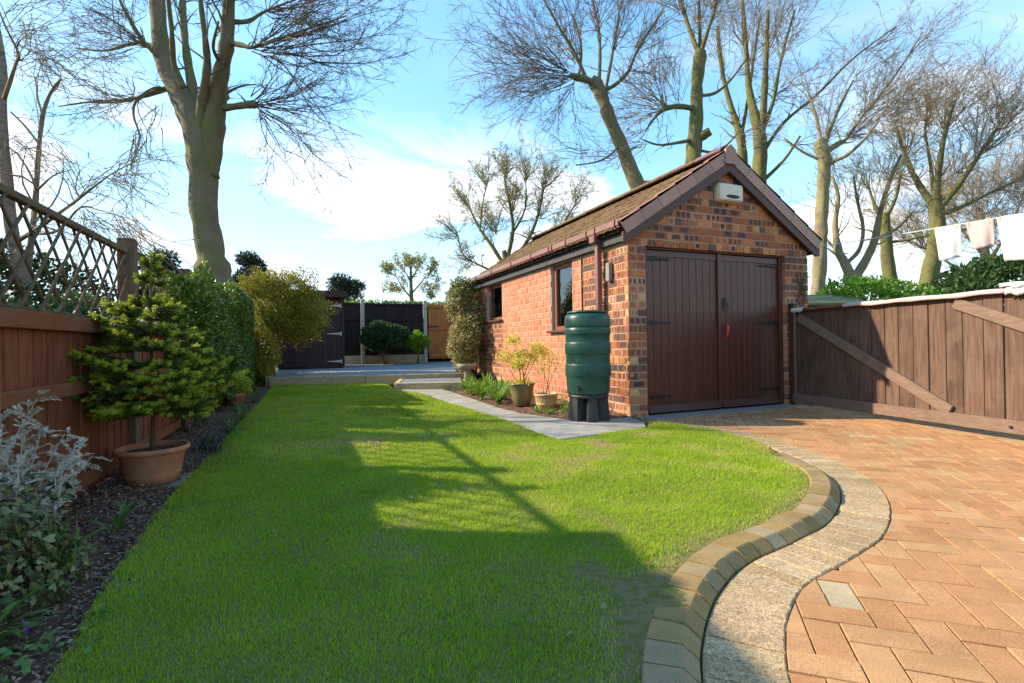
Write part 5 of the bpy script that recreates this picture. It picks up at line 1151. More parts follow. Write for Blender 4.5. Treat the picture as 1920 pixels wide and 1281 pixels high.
  [(13.01,14.04,8.05,0.133),(12.21,13.94,7.79,0.093),(11.34,13.87,7.57,0.064),(10.71,13.92,7.68,0.036)],
  [(13.26,13.92,11.03,0.171),(13.17,14.17,11.82,0.135),(13.09,14.42,12.72,0.117),(12.98,14.68,14.04,0.079)],
  [(13.3,13.9,11.13,0.152),(13.37,13.65,11.76,0.113),(13.54,13.47,12.45,0.094),(13.69,13.3,13.49,0.074)],
  [(13.28,13.91,11.13,0.133),(13.57,14.22,12.33,0.097),(13.7,14.38,13.83,0.079)],
  [(13.17,13.96,9.61,0.114),(14.04,14.03,9.89,0.097),(14.9,14.1,10.57,0.079),(15.63,14.01,11.47,0.06)],
  [(13.08,14.01,7.71,0.095),(13.85,14.01,7.71,0.077),(14.54,13.94,8.07,0.059),(15.16,13.89,8.73,0.04)],
 ], sprays=[
  (11.81,13.99,8.97,-0.6,0.25,0.76,50,40,2.28,0.0285),
  (11.64,14.06,8.9,-0.92,0.39,0.02,45,28,2.09,0.0266),
  (11.08,14.09,8.2,-0.75,0.31,-0.59,45,16,1.52,0.0228),
  (13.0,14.46,12.73,-0.4,0.16,0.9,45,34,2.47,0.0304),
  (13.46,13.51,12.45,0.42,-0.18,0.89,45,34,2.47,0.0304),
  (13.49,14.14,12.07,0.01,-0.01,1.0,45,24,2.47,0.0285),
  (15.09,14.02,10.77,0.79,-0.33,0.52,45,18,1.71,0.0247),
  (11.01,14.01,7.64,-0.91,0.38,-0.18,45,16,1.52,0.0228),
  (14.9,13.89,8.4,0.87,-0.36,0.34,45,14,1.52,0.0228),
  (12.38,13.97,9.13,-0.25,0.1,0.96,40,18,2.09,0.0266),
 ]),
 'multi_stem_tree': dict(droop=0, leafy=0, limbs=[
  [(17.67,15.35,5.25,0.422),(17.7,15.33,7.69,0.355),(17.74,15.31,9.02,0.311),(17.64,15.34,9.8,0.266),(17.52,15.6,11.35,0.157),(17.57,15.79,13.26,0.113),(17.63,15.97,15.43,0.091)],
  [(17.42,16.0,5.37,0.318),(17.46,15.97,8.32,0.25),(17.39,15.99,9.57,0.227),(17.21,16.17,10.53,0.16),(16.96,16.48,12.35,0.115),(16.93,16.7,14.55,0.093)],
  [(17.76,15.3,9.13,0.222),(17.73,15.09,10.48,0.176),(17.66,14.89,12.13,0.131),(17.6,14.69,14.18,0.086)],
  [(17.8,15.28,9.47,0.178),(17.92,14.79,10.6,0.131),(17.89,14.36,12.12,0.096),(18.23,14.0,13.9,0.063)],
  [(17.82,15.28,7.47,0.133),(18.3,14.64,8.2,0.098),(18.64,14.17,9.05,0.075)],
  [(17.79,15.28,8.58,0.155),(18.4,14.7,9.77,0.109),(19.34,13.98,10.7,0.086),(20.45,13.18,12.02,0.064),(21.71,12.33,13.08,0.042)],
  [(17.43,15.97,9.57,0.136),(17.82,16.02,10.91,0.115),(18.27,16.05,12.85,0.093),(18.66,15.98,14.99,0.07)],
 ], sprays=[
  (17.57,15.79,13.26,-0.17,0.07,0.98,32,36,3.33,0.0311),
  (17.66,14.89,12.13,0.15,-0.07,0.99,32,36,3.33,0.0311),
  (17.89,14.36,12.12,0.42,-0.18,0.89,35,36,3.33,0.0311),
  (16.97,16.48,12.58,-0.33,0.13,0.93,35,26,2.89,0.0311),
  (17.93,14.79,10.82,0.75,-0.31,0.59,35,28,2.44,0.0289),
  (18.26,16.05,12.62,0.01,-0.01,1.0,35,26,3.11,0.0311),
  (18.83,14.3,10.32,0.79,-0.33,0.52,40,20,2.0,0.0266),
  (18.52,14.33,8.77,0.92,-0.38,0.11,50,14,1.78,0.0266),
  (20.74,12.95,12.27,0.79,-0.33,0.52,35,20,2.0,0.0266),
 ]),
 'broken_top_tree': dict(droop=0, leafy=0, limbs=[
  [(17.95,13.08,1.59,0.341),(18.0,13.06,2.69,0.301),(18.09,13.01,4.2,0.281),(18.16,12.97,5.6,0.271),(18.23,12.94,6.8,0.261),(18.28,12.91,7.61,0.281),(18.18,12.96,8.11,0.301),(18.05,13.01,8.37,0.201)],
  [(18.32,12.9,7.41,0.181),(18.39,12.54,7.49,0.138),(18.5,12.18,7.58,0.117),(18.73,11.75,7.99,0.077),(19.16,11.46,8.65,0.057)],
  [(18.32,12.9,7.91,0.181),(19.03,12.82,8.32,0.183),(19.32,12.8,8.48,0.122),(20.3,12.71,9.56,0.083),(21.9,12.47,11.3,0.063),(23.13,12.16,13.09,0.043)],
  [(18.18,12.96,8.21,0.121),(18.29,13.23,9.35,0.092),(18.21,13.48,10.47,0.062)],
  [(18.27,12.92,8.11,0.121),(18.45,12.51,9.27,0.089),(18.71,12.07,10.29,0.058)],
  [(18.13,12.98,7.61,0.1),(17.71,13.37,8.0,0.081),(17.24,13.78,8.59,0.062)],
 ], sprays=[
  (18.27,12.92,8.25,0.19,-0.09,0.98,45,44,2.61,0.0281),
  (19.32,12.8,8.48,0.7,-0.3,0.65,35,50,3.41,0.0281),
  (20.3,12.71,9.56,0.66,-0.28,0.7,32,40,3.01,0.0261),
  (19.16,11.46,8.65,0.75,-0.31,0.59,40,34,2.41,0.0261),
  (18.2,13.37,10.01,-0.33,0.13,0.93,45,18,1.81,0.0241),
  (17.34,13.63,8.45,-0.82,0.34,0.46,45,16,1.81,0.0241),
  (18.71,12.07,10.29,0.56,-0.24,0.79,40,24,2.21,0.0261),
  (18.25,12.61,7.5,0.7,-0.29,-0.65,50,12,1.61,0.0221),
  (22.3,12.3,11.93,0.71,-0.3,0.64,32,24,2.01,0.0241),
 ]),
 'forked_tree': dict(droop=0, leafy=0, limbs=[
  [(21.31,13.84,1.64,0.488),(21.28,13.85,2.86,0.444),(21.25,13.86,3.3,0.4),(21.15,13.9,3.64,0.311)],
  [(21.17,13.89,3.41,0.244),(21.09,14.14,4.12,0.224),(20.98,14.29,4.58,0.203),(21.07,14.47,5.76,0.136),(21.31,14.47,6.92,0.091),(21.27,14.7,7.9,0.069)],
  [(21.29,13.84,3.37,0.244),(21.5,13.53,4.04,0.198),(21.67,13.24,4.88,0.174),(21.67,13.02,5.91,0.129),(21.83,12.73,7.14,0.085),(22.05,12.42,8.12,0.063)],
  [(21.15,14.12,4.0,0.157),(21.47,13.76,4.52,0.133),(21.44,13.55,5.36,0.11),(21.15,13.56,6.44,0.088),(20.9,13.55,7.5,0.065)],
  [(21.11,14.24,4.4,0.113),(20.73,14.61,5.08,0.091),(20.61,14.88,5.81,0.069)],
  [(21.67,13.24,4.88,0.109),(22.15,12.72,5.23,0.086),(22.53,12.34,5.82,0.064)],
 ], sprays=[
  (21.08,14.46,6.21,-0.17,0.07,0.98,50,24,2.0,0.0266),
  (21.18,13.55,6.22,0.01,-0.01,1.0,50,28,2.22,0.0266),
  (21.77,12.76,7.03,0.35,-0.15,0.92,45,34,2.44,0.0289),
  (20.62,14.65,5.2,-0.82,0.34,0.46,50,14,1.55,0.0244),
  (22.33,12.42,5.71,0.83,-0.35,0.43,50,24,2.0,0.0266),
  (21.67,13.02,5.7,-0.4,0.16,0.9,50,18,2.0,0.0266),
 ]),
 'slim_trunk_tree': dict(droop=0, leafy=0, limbs=[
  [(24.95,14.48,1.68,0.389),(24.88,14.51,3.14,0.34),(24.72,14.57,4.36,0.316),(24.68,14.58,5.09,0.292),(24.65,14.6,5.82,0.267),(24.66,14.59,6.55,0.219)],
  [(24.65,14.59,6.06,0.17),(24.53,14.96,7.0,0.123),(24.41,15.23,8.18,0.075)],
  [(24.65,14.59,6.31,0.17),(24.79,14.21,7.19,0.12),(24.69,13.91,8.28,0.071)],
  [(24.68,14.58,5.21,0.122),(25.09,13.98,5.24,0.096),(25.63,13.32,5.38,0.059)],
 ], sprays=[
  (24.41,15.12,7.65,-0.33,0.13,0.93,50,28,2.19,0.0292),
  (24.64,13.94,8.05,0.28,-0.12,0.95,50,32,2.43,0.0292),
  (24.66,14.59,6.67,0.01,-0.01,1.0,60,22,2.19,0.0292),
  (25.31,13.67,5.29,0.9,-0.38,0.23,60,18,1.7,0.0267),
 ]),
 'wide_crown_tree': dict(droop=0, leafy=0, limbs=[
  [(25.15,13.32,1.16,0.512),(25.31,13.24,3.48,0.419),(25.54,13.14,4.64,0.372),(25.68,13.08,5.57,0.349),(25.64,13.09,6.38,0.349),(25.57,13.12,6.97,0.302)],
  [(25.62,13.1,6.5,0.209),(25.45,13.6,7.56,0.166),(25.36,14.06,8.89,0.121),(25.16,14.36,10.43,0.073)],
  [(25.63,13.1,6.73,0.209),(25.4,12.86,8.03,0.161),(25.39,12.64,9.32,0.114),(25.47,12.28,10.77,0.067)],
  [(25.67,13.08,6.38,0.209),(25.89,12.44,7.27,0.159),(26.02,11.84,8.22,0.111),(26.47,11.32,9.41,0.066)],
  [(25.68,13.07,6.15,0.186),(27.17,12.78,6.67,0.141),(28.65,12.48,7.33,0.096),(30.24,12.03,8.09,0.072)],
  [(25.57,13.12,6.85,0.163),(25.9,13.41,8.5,0.118),(25.93,13.61,10.24,0.084),(26.4,13.62,11.77,0.06)],
  [(25.68,13.08,5.8,0.116),(25.97,12.41,5.45,0.091),(26.52,11.75,5.46,0.067)],
 ], sprays=[
  (25.36,14.06,9.13,-0.17,0.07,0.98,45,46,2.56,0.0302),
  (25.4,12.64,9.44,0.19,-0.09,0.98,40,56,3.02,0.0302),
  (26.02,11.84,8.22,0.42,-0.18,0.89,40,56,3.26,0.0302),
  (26.47,11.32,9.3,0.52,-0.22,0.82,40,40,2.56,0.0302),
  (28.65,12.48,7.33,0.85,-0.36,0.39,45,50,2.79,0.0279),
  (26.04,13.56,10.24,0.01,-0.01,1.0,40,44,2.33,0.0279),
  (26.23,11.98,5.46,0.92,-0.38,0.09,55,30,2.33,0.0256),
  (25.91,12.54,7.75,0.42,-0.18,0.89,70,40,2.33,0.0256),
  (30.02,12.12,7.97,0.56,-0.24,0.79,45,36,2.56,0.0279),
  (25.34,13.65,7.68,-0.82,0.34,0.46,50,26,1.86,0.0256),
 ]),
 'thicket_tree': dict(droop=0, leafy=0, limbs=[
  [(33.87,15.09,1.74,0.342),(33.9,15.06,4.03,0.285),(33.79,15.1,5.74,0.228),(33.68,15.14,7.45,0.171)],
  [(33.86,15.08,4.6,0.171),(34.2,14.5,5.93,0.141),(34.48,13.94,7.51,0.083)],
  [(33.81,15.1,5.17,0.171),(33.37,15.71,6.41,0.116),(33.05,16.27,7.68,0.088)],
  [(33.84,15.09,3.46,0.143),(32.93,16.01,4.69,0.116),(32.17,16.86,5.67,0.089),(31.42,17.5,6.34,0.06)],
  [(33.84,15.09,3.74,0.143),(34.57,14.24,4.5,0.112),(35.2,13.43,5.24,0.082)],
 ], sprays=[
  (33.68,15.14,7.17,0.01,-0.01,1.0,60,44,3.14,0.0314),
  (34.48,13.94,7.51,0.28,-0.12,0.95,60,44,3.14,0.0314),
  (33.05,16.27,7.38,-0.25,0.1,0.96,60,44,3.14,0.0314),
  (32.17,16.86,5.67,-0.35,0.14,0.93,70,44,2.57,0.0314),
  (31.42,17.5,6.19,-0.58,0.24,0.78,70,30,2.28,0.0285),
  (34.83,13.91,5.03,0.42,-0.18,0.89,70,36,2.57,0.0314),
  (33.92,15.05,5.45,0.01,-0.01,1.0,90,40,2.85,0.0314),
 ]),
 'budding_tree': dict(droop=0, leafy=1, limbs=[
  [(9.28,22.13,1.49,0.457),(9.19,22.16,3.52,0.381),(9.08,22.2,4.54,0.304),(8.97,22.24,5.3,0.228)],
  [(9.12,22.18,4.29,0.228),(8.65,22.81,5.51,0.181),(8.2,23.43,6.52,0.131),(7.79,23.81,7.63,0.079)],
  [(9.09,22.2,4.79,0.228),(9.27,21.79,6.24,0.175),(9.04,21.66,7.44,0.124),(8.76,21.56,8.62,0.074)],
  [(9.2,22.15,4.54,0.228),(9.87,21.43,5.71,0.175),(10.17,20.87,6.85,0.123),(10.32,20.58,8.01,0.073)],
  [(9.2,22.16,4.28,0.203),(10.62,21.88,5.08,0.154),(11.68,21.65,6.39,0.104),(12.57,21.59,7.75,0.079)],
  [(9.07,22.21,4.03,0.178),(8.2,23.11,4.63,0.129),(7.49,23.84,5.24,0.105),(7.24,24.05,6.32,0.079)],
  [(9.22,21.81,5.99,0.15),(10.02,22.01,7.37,0.115),(10.12,22.18,8.97,0.077)],
  [(8.2,23.43,6.39,0.131),(8.24,23.08,7.74,0.104),(8.42,22.79,8.71,0.077)],
 ], sprays=[
  (7.79,23.81,7.5,-0.4,0.16,0.9,50,30,1.78,0.033),
  (8.82,21.53,8.5,-0.08,0.03,1.0,50,34,1.52,0.033),
  (10.27,20.6,7.89,0.28,-0.12,0.95,50,34,1.52,0.033),
  (12.45,21.65,7.62,0.49,-0.21,0.85,50,30,1.52,0.033),
  (7.29,24.03,6.18,-0.69,0.29,0.66,55,28,1.52,0.0304),
  (10.12,22.18,8.71,0.1,-0.05,0.99,50,30,1.52,0.033),
  (8.35,22.82,8.45,-0.17,0.07,0.98,50,30,1.52,0.033),
  (11.44,21.75,6.13,0.76,-0.32,0.57,60,26,1.52,0.0304),
  (9.35,22.08,7.07,0.01,-0.01,1.0,80,40,2.03,0.0304),
  (7.94,23.54,5.21,-0.88,0.37,-0.3,70,26,1.52,0.0304),
  (10.16,20.87,6.6,0.34,-0.14,0.93,70,30,1.78,0.0304),
  (8.71,22.57,6.11,-0.4,0.16,0.9,80,40,1.78,0.0304),
 ]),
 'pale_leaf_tree': dict(droop=0, leafy=1, limbs=[
  [(7.31,35.97,1.15,0.266),(7.34,35.95,3.62,0.19),(7.32,35.95,4.96,0.152),(7.3,35.95,6.48,0.095)],
  [(7.34,35.94,4.19,0.114),(6.71,36.53,5.19,0.077),(6.4,36.87,5.99,0.05)],
  [(7.35,35.94,4.57,0.114),(7.92,35.37,5.29,0.075),(8.23,35.02,5.82,0.049)],
  [(7.33,35.94,5.33,0.095),(6.9,36.44,6.34,0.061)],
  [(7.33,35.94,5.53,0.095),(7.77,35.43,6.42,0.06)],
 ], sprays=[
  (7.3,35.95,6.29,0.01,-0.01,1.0,60,16,0.84,0.0342),
  (6.4,36.87,5.88,-0.64,0.27,0.72,60,16,0.91,0.0342),
  (8.23,35.02,5.71,0.66,-0.28,0.7,60,16,0.91,0.0342),
  (6.9,36.44,6.22,-0.25,0.1,0.96,60,14,0.91,0.0342),
  (7.76,35.43,6.31,0.28,-0.12,0.95,60,14,0.91,0.0342),
  (6.81,36.48,4.81,-0.92,0.39,0.02,60,14,0.91,0.0342),
  (7.92,35.37,4.72,0.92,-0.39,-0.02,60,14,0.91,0.0342),
 ]),
}
# ------------------------------------------------------------------ far end: shed, back fence, gate, shrubs
SX0, SX1, SY = -.57, 1.10, 14.5
t = thing('garden_shed', 'dark brown timber shed with strap-hinged door behind yellow shrub', 'shed', (.26, SY, PZ))
b = MB(); b.box(((SX0+SX1)/2, SY+1.05, 1.28), (SX1-SX0-.04, 2.0, 1.98)); part(t, b, 'carcass', M['shed'])
nb = 17
for k in range(nb):
    z = PZ+.06+k*(1.94/nb); bb = MB(); bb.box((( SX0+.10)/2, SY+.0, z+.05), (.10-SX0-.004, .02, 1.94/nb-.004), Matrix.Rotation(.10, 3, 'X'), ch=.002); part(t, bb, 'cladding_board', M['shed'])
    bb = MB(); bb.box((1.06, SY+.0, z+.05), (.09, .02, 1.94/nb-.004), Matrix.Rotation(.10, 3, 'X'), ch=.002); part(t, bb, 'cladding_board', M['shed'])
b = MB(); b.box((.555, SY+.012, 1.22), (.90, .012, 1.86)); D_ = part(t, b, 'door', M['shed'])
for k in range(8):
    bb = MB(); bb.box((.105+(k+.5)*.1125, SY-.002, 1.22), (.107, .016, 1.84), ch=.003); part(t, bb, 'board', M['shed'], D_)
for z in (1.98, 1.22, .47):
    bb = MB(); bb.add([(1.0, SY-.018, z-.03), (1.0, SY-.018, z+.03), (.66, SY-.018, z+.008), (.66, SY-.018, z-.008), (1.0, SY-.010, z-.03), (1.0, SY-.010, z+.03), (.66, SY-.010, z+.008), (.66, SY-.010, z-.008)], [(0, 1, 2, 3), (7, 6, 5, 4), (0, 4, 5, 1), (1, 5, 6, 2), (2, 6, 7, 3), (3, 7, 4, 0)]); bb.box((1.02, SY-.016, z), (.03, .012, .12)); part(t, bb, 'strap_hinge', M['steel'], D_)
bb = MB(); bb.box((.09, SY-.022, 1.22), (.16, .016, .03)); part(t, bb, 'latch', M['steel'], D_)
b = MB(); b.box((.265, SY+.95, 2.32), (1.80, 2.25, .035), Matrix.Rotation(-.03, 3, 'X')); b.box((.265, SY-.165, 2.275), (1.80, .02, .16)); b.box((1.155, SY+.95, 2.27), (.02, 2.2, .13)); part(t, b, 'roof', M['shed'])
FY = 17.0
for i, (x0, x1, lab) in enumerate(((1.12, 1.80, 'narrow dark brown fence panel between shed and concrete post'), (1.93, 3.85, 'wide dark brown fence panel behind the domed shrub'))):
    t = thing('board_fence', lab, 'fence', ((x0+x1)/2, FY, PZ)); n = max(4, int((x1-x0)/.12)); w = (x1-x0)/n
    for k in range(n):
        b = MB(); b.box((x0+(k+.5)*w, FY+rng.normal(0, .002), 1.41), (w+.008, .018, 1.68), Matrix.Rotation(.04, 3, 'Z'), ch=.002); part(t, b, 'board', M['fence_dark'])
    for z in (2.24, 1.72, .75):
        b = MB(); b.box(((x0+x1)/2, FY-.03, z), (x1-x0, .04, .06), ch=.004); part(t, b, 'rail', M['fence_dark'])
    t = thing('concrete_plinth', ['short', 'long'][i]+' concrete gravel board under the '+['narrow', 'wide'][i]+' dark fence panel', 'gravel board', ((x0+x1)/2, FY, PZ)); b = MB(); b.box(((x0+x1)/2, FY, PZ+.13), (x1-x0, .05, .29), ch=.005); b.box(((x0+x1)/2, FY-.027, PZ+.13), (x1-x0-.12, .012, .20), ch=.004); part(t, b, 'board', M['concrete'] if i == 0 else M['sleeper'])
for x, lab in ((1.865, 'pale concrete fence post left of the domed shrub'), (3.92, 'pale concrete fence post beside the orange gate')):
    t = thing('concrete_post', lab, 'post', (x, FY, PZ)); b = MB(); b.box((x, FY, PZ+1.03), (.11, .11, 2.08), ch=.006); part(t, b, 'shaft', M['concrete']); b = MB(); b.prism([(x-.055, PZ+2.07), (x+.055, PZ+2.07), (x+.03, PZ+2.10), (x-.03, PZ+2.10)], FY-.055, FY+.055); part(t, b, 'cap', M['concrete'])
t = thing('garden_gate', 'orange-brown ledged timber gate at the garden end', 'gate', (4.4, FY, PZ))
for k in range(8):
    b = MB(); b.box((4.03+(k+.5)*.112, FY, 1.33), (.108, .02, 1.86), ch=.003); part(t, b, 'board', M['gate_orange'])
for z in (2.18, 1.42, .52):
    b = MB(); b.box((4.48, FY-.03, z), (.88, .035, .10), ch=.004); part(t, b, 'ledge', M['gate_orange'])
b = MB(); b.bar((4.12, FY-.03, .6), (4.84, FY-.03, 1.36), .03, .09, (0, 0, 1), .004); part(t, b, 'brace', M['gate_orange']); b = MB(); b.box((4.2, FY-.055, 1.50), (.3, .02, .04)); part(t, b, 'latch', M['iron'])
t = thing('board_fence', 'dark brown fence panel behind the leafy climber', 'fence', (5.9, FY, PZ)); 
for k in range(16):
    b = MB(); b.box((4.98+(k+.5)*.12, FY, 1.3), (.126, .018, 1.9), Matrix.Rotation(.04, 3, 'Z')); part(t, b, 'board', M['fence_dark'])
def bush(name, label, c, r, n, ln, m, stem_c=None, seed=1, lump=.14, shell=.6, zmin=None, cat='shrub', wd=.5, group=None):
    base = (c[0], c[1], stem_c if stem_c is not None else gz(c[1])); t = thing(name, label, cat, base, group=group); P, u = blob_points(n, c, r, shell, lump, seed)
    if zmin is not None: k = P[:, 2] > zmin; P = P[k]; u = u[k]
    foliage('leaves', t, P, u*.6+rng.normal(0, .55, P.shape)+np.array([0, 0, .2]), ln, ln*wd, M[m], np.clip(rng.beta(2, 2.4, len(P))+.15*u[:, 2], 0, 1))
    tips = [np.array(c)+unit(rng.normal(size=3)+np.array([0, 0, .4]))*np.array(r)*.65 for k in range(7)]; stems(t, (c[0], c[1], base[2]), tips, .03*max(r), M['stem'], bend=.08*max(r)); return t
bush('domed_shrub', 'dome-topped grey-green shrub on several stems before the dark fence', (2.42, 16.1, 1.16), (.78, .55, .42), 9000, .085, 'shrub_green', PZ, 3, .12, .55, .72)
bush('lime_shrub', 'small rounded lime-green shrub beside the pale concrete post', (3.42, 15.9, .99), (.34, .34, .28), 3000, .075, 'shrub_lime', PZ, 5)
hedge('left_far_hedge', 'dark hedge running behind the yellow shrub to the shed', -1.75, -1.05, 11.1, 15.5, .1, 1.25, 7000, .07)
hedge('far_hedge', 'trimmed green hedge line showing above the dark back fence', 1.2, 6.8, 17.5, 18.3, .2, 2.38, 9000, .10, 'bright_shrub')

# ------------------------------------------------------------------ right side: weathered drive gate, washing, neighbour's shed
t = thing('drive_gate', 'long weathered brown plank gate with diagonal brace', 'gate', (GATE_A[0], GATE_A[1], 0)); GD = Vector((GATE_D[0], GATE_D[1], 0)); GN = Vector((-GATE_N[0], -GATE_N[1], 0)); O = Vector((GATE_A[0], GATE_A[1], 0))
if GN.x > 0: GN = -GN
GLEN = 3.9
s = .02; k = 0
while s < GLEN:
    w = [.150, .155, .148, .165, .145, .17, .152, .16][k % 8]; c = O+GD*(s+w/2)+Vector((0, 0, .67)); R_ = Matrix((GD, GN, Vector((0, 0, 1)))).transposed(); b = MB(); b.box(c+GN*rng.normal(0, .0025), (w-.006 if k % 4 != 3 else w-.013, .022, 1.13+rng.normal(0, .004)), R_, ch=.003); part(t, b, 'board', M['gate_board']); s += w; k += 1
def gbar(name, s0, z0, s1, z1, h, m, off=.032, d=.038):
    b = MB(); b.bar(O+GD*s0+Vector((0, 0, z0))+GN*off, O+GD*s1+Vector((0, 0, z1))+GN*off, h, d, GN, .004); return part(t, b, name, m)
gbar('bottom_rail', .0, .115, GLEN, .115, .115, M['gate_rail']); gbar('brace', .10, 1.16, 1.93, .185, .105, M['gate_rail'], .030, .034); gbar('brace', 1.98, 1.19, 2.60, .92, .10, M['gate_rail'], .030, .034); gbar('top_rail', .0, 1.20, GLEN, 1.20, .09, M['gate_board'], -.035, .04)
b = MB(); b.bar(O+Vector((0, 0, 1.248)), O+GD*GLEN+Vector((0, 0, 1.248)), .11, .022, (0, 0, 1), .003); part(t, b, 'capping', M['gate_rail'])
for s in (2.42, 2.60):
    b = MB(); c = O+GD*s+Vector((0, 0, .115))+GN*.055; b.tube([c, c+GN*.010], .012, 8); part(t, b, 'bolt', M['iron'])
b = MB(); b.tube([O+GD*2.47+GN*.02+Vector((0, 0, 1.235)), O+GD*2.47+GN*.03+Vector((0, 0, 1.18))], .006, 6); part(t, b, 'hook', M['iron'])
t = thing('gate_post', 'slim maroon gate post against the garage corner', 'post', (6.02, 4.735, 0)); b = MB(); b.box((6.03, 4.735, .66), (.075, .075, 1.36), ch=.004); part(t, b, 'shaft', M['maroon_board']); b = MB(); b.box((6.03, 4.735, 1.345), (.085, .085, .018), ch=.004); part(t, b, 'cap', M['maroon_board'])
def cloth_over(name, label, s0, s1, drop_f, drop_b, m, th=.010, z=1.262, sag=.004):
    t = thing(name, label, 'towel', O+GD*((s0+s1)/2)+Vector((0, 0, z))); n = 40; vs = []
    prof = [(.062, -drop_f), (.066, -.012), (.058, .004), (.0, .008), (-.055, .004), (-.066, -.012), (-.066, -drop_b)]
    for i in range(n+1):
        s = s0+(s1-s0)*i/n; wv = .003*math.sin(i*.9)+.002*math.sin(i*2.3)
        for j, (o_, dz) in enumerate(prof):
            e = (.008*math.sin(i*.55+j) if j in (0, 6) else 0); vs.append(O+GD*s+GN*(o_+wv*(1 if o_ > 0 else -1))+Vector((0, 0, z+dz+e+sag*math.sin(i*.4))))
    b = MB(); m_ = len(prof); b.add(vs, [(i*m_+j, (i+1)*m_+j, (i+1)*m_+j+1, i*m_+j+1) for i in range(n) for j in range(m_-1)]); o = part(t, b, 'cloth', m, smooth=True); sm = o.modifiers.new('thickness', 'SOLIDIFY'); sm.thickness = th; sm.offset = 1; return t
cloth_over('draped_cloth', 'grey cloth end folded over the gate top at the garage', .02, .20, .035, .05, M['towel_grey']); cloth_over('draped_cloth', 'dark red cloth strip over the gate top next to grey cloth', .205, .80, .012, .05, M['fence_rail'], .008)
cloth_over('draped_towel', 'long pale pink towel laid along the top of the gate', .81, 2.40, .022, .09, M['towel_pink'], .014); cloth_over('draped_towel', 'greenish grey cloth folded over the gate next to pink towel', 2.41, 2.80, .045, .10, M['towel_grey'], .014, 1.266); cloth_over('draped_towel', 'crumpled white towel heaped behind the greenish grey cloth', 2.36, 2.95, .0, .12, M['towel_white'], .022, 1.300, .003)
# washing line
A_ = Vector((6.62, 5.02, 2.16)); B_ = Vector((6.63, .9, 2.08))
def lp(u): p = A_.lerp(B_, u); return p-Vector((0, 0, .10*u*(1-u)))
t = thing('washing_line', 'thin pale washing line strung from the garage eaves', 'washing line', A_); b = MB(); b.tube([lp(u) for u in np.linspace(0, 1, 20)], .0045, 5); part(t, b, 'cord', M['cord'])
def hung(name, label, u0, u1, h, m, flare=0.0, sk=0.0):
    a, c = lp(u0), lp(u1); t = thing(name, label, 'towel', (a+c)/2, group=None); n, k = 14, 12; b = MB(); d = (c-a); nn = Vector((-d.y, d.x, 0)).normalized(); vs = []
    for j in range(k+1):
        for i in range(n+1):
            x = i/n; y = j/k; p = a.lerp(c, x); p = lp(u0+(u1-u0)*x); p = p+d*((x-.5)*flare*y+sk*y)-Vector((0, 0, h*y*(1+.04*math.sin(x*5))))+nn*(.022*math.sin(x*7+y*2.2)*y+.012*math.sin(x*15+1)*y); vs.append(p+Vector((0, 0, .006)))
    b.add(vs, [(j*(n+1)+i, j*(n+1)+i+1, (j+1)*(n+1)+i+1, (j+1)*(n+1)+i) for j in range(k) for i in range(n)]); o = part(t, b, 'cloth', m, smooth=True); sm = o.modifiers.new('thickness', 'SOLIDIFY'); sm.thickness = .006
    for u in (u0+.008, u1-.008):
        p = lp(u); pg = MB(); pg.box(p-Vector((0, 0, .012)), (.012, .012, .06)); part(t, pg, 'peg', M['sleeper'])
    return t
hung('hanging_towel', 'small white towel pegged on the washing line', .392, .452, .37, M['towel_white'], -.12, .06); hung('hanging_towel', 'small pale pink towel pegged between two white towels', .462, .520, .29, M['towel_pink'], -.18, .10); hung('hanging_towel', 'large white towel pegged on the washing line', .526, .72, .45, M['towel_white'], -.05, .03)
# neighbour's low shed roof beyond the gate
nx, ny = 10.6, 7.7
t = thing('neighbour_shed', 'low shed with greenish felt roof beyond the plank gate', 'shed', (nx, ny, gz(ny))); b = MB()
ax = Vector((.93, -.36, 0)).normalized(); ay = Vector((.36, .93, 0)).normalized()
def npnt(u, v, z): p = Vector((nx, ny, z))+ax*u+ay*v; return p
b.add([npnt(-1.1, 0, 0), npnt(1.0, 0, 0), npnt(1.0, 1.4, 0), npnt(-1.1, 1.4, 0), npnt(-1.1, 0, 1.66), npnt(1.0, 0, 1.66), npnt(1.0, 1.4, 1.66), npnt(-1.1, 1.4, 1.66), npnt(1.0, .7, 1.86), npnt(-1.1, .7, 1.86)], [(0, 1, 5, 4), (1, 2, 6, 8, 5), (2, 3, 7, 6), (3, 0, 4, 9, 7), (4, 5, 8, 9), (6, 7, 9, 8)]); part(t, b, 'walls', M['gate_board'])
b = MB(); b.add([npnt(-1.2, -.12, 1.66), npnt(1.08, -.12, 1.66), npnt(1.08, .7, 1.92), npnt(-1.2, .7, 1.92), npnt(1.08, 1.5, 1.66), npnt(-1.2, 1.5, 1.66)], [(0, 1, 2, 3), (3, 2, 4, 5)]); o = part(t, b, 'roof', M['roof_felt']); sm = o.modifiers.new('thickness', 'SOLIDIFY'); sm.thickness = .05
t = thing('blue_tub', 'dark blue plastic tub showing above the gate', 'tub', (7.75, 5.25, 0)); b = MB(); b.lathe([(.15, 0), (.16, .3), (.17, 1.28), (.19, 1.33), (.19, 1.36), (.12, 1.40), (.001, 1.40)], (7.75, 5.25, 0), 24); part(t, b, 'body', M['blue'], smooth=True); b = MB(); b.lathe([(.192, 1.33), (.198, 1.335), (.198, 1.355), (.192, 1.36)], (7.75, 5.25, 0), 24, capb=False); part(t, b, 'rim', M['blue'])
bush('bright_hedge', 'bright green rounded shrubs behind the plank gate', (13.2, 8.2, 1.35), (2.3, 1.0, .95), 9000, .13, 'bright_shrub', None, 4, .16, .6, .3)
bush('dark_conifer_bush', 'dark green evergreen bush behind the hanging towels', (17.6, 7.3, 1.6), (2.1, 1.4, 1.40), 12000, .17, 'shrub_green', None, 6, .16, .6, .3)
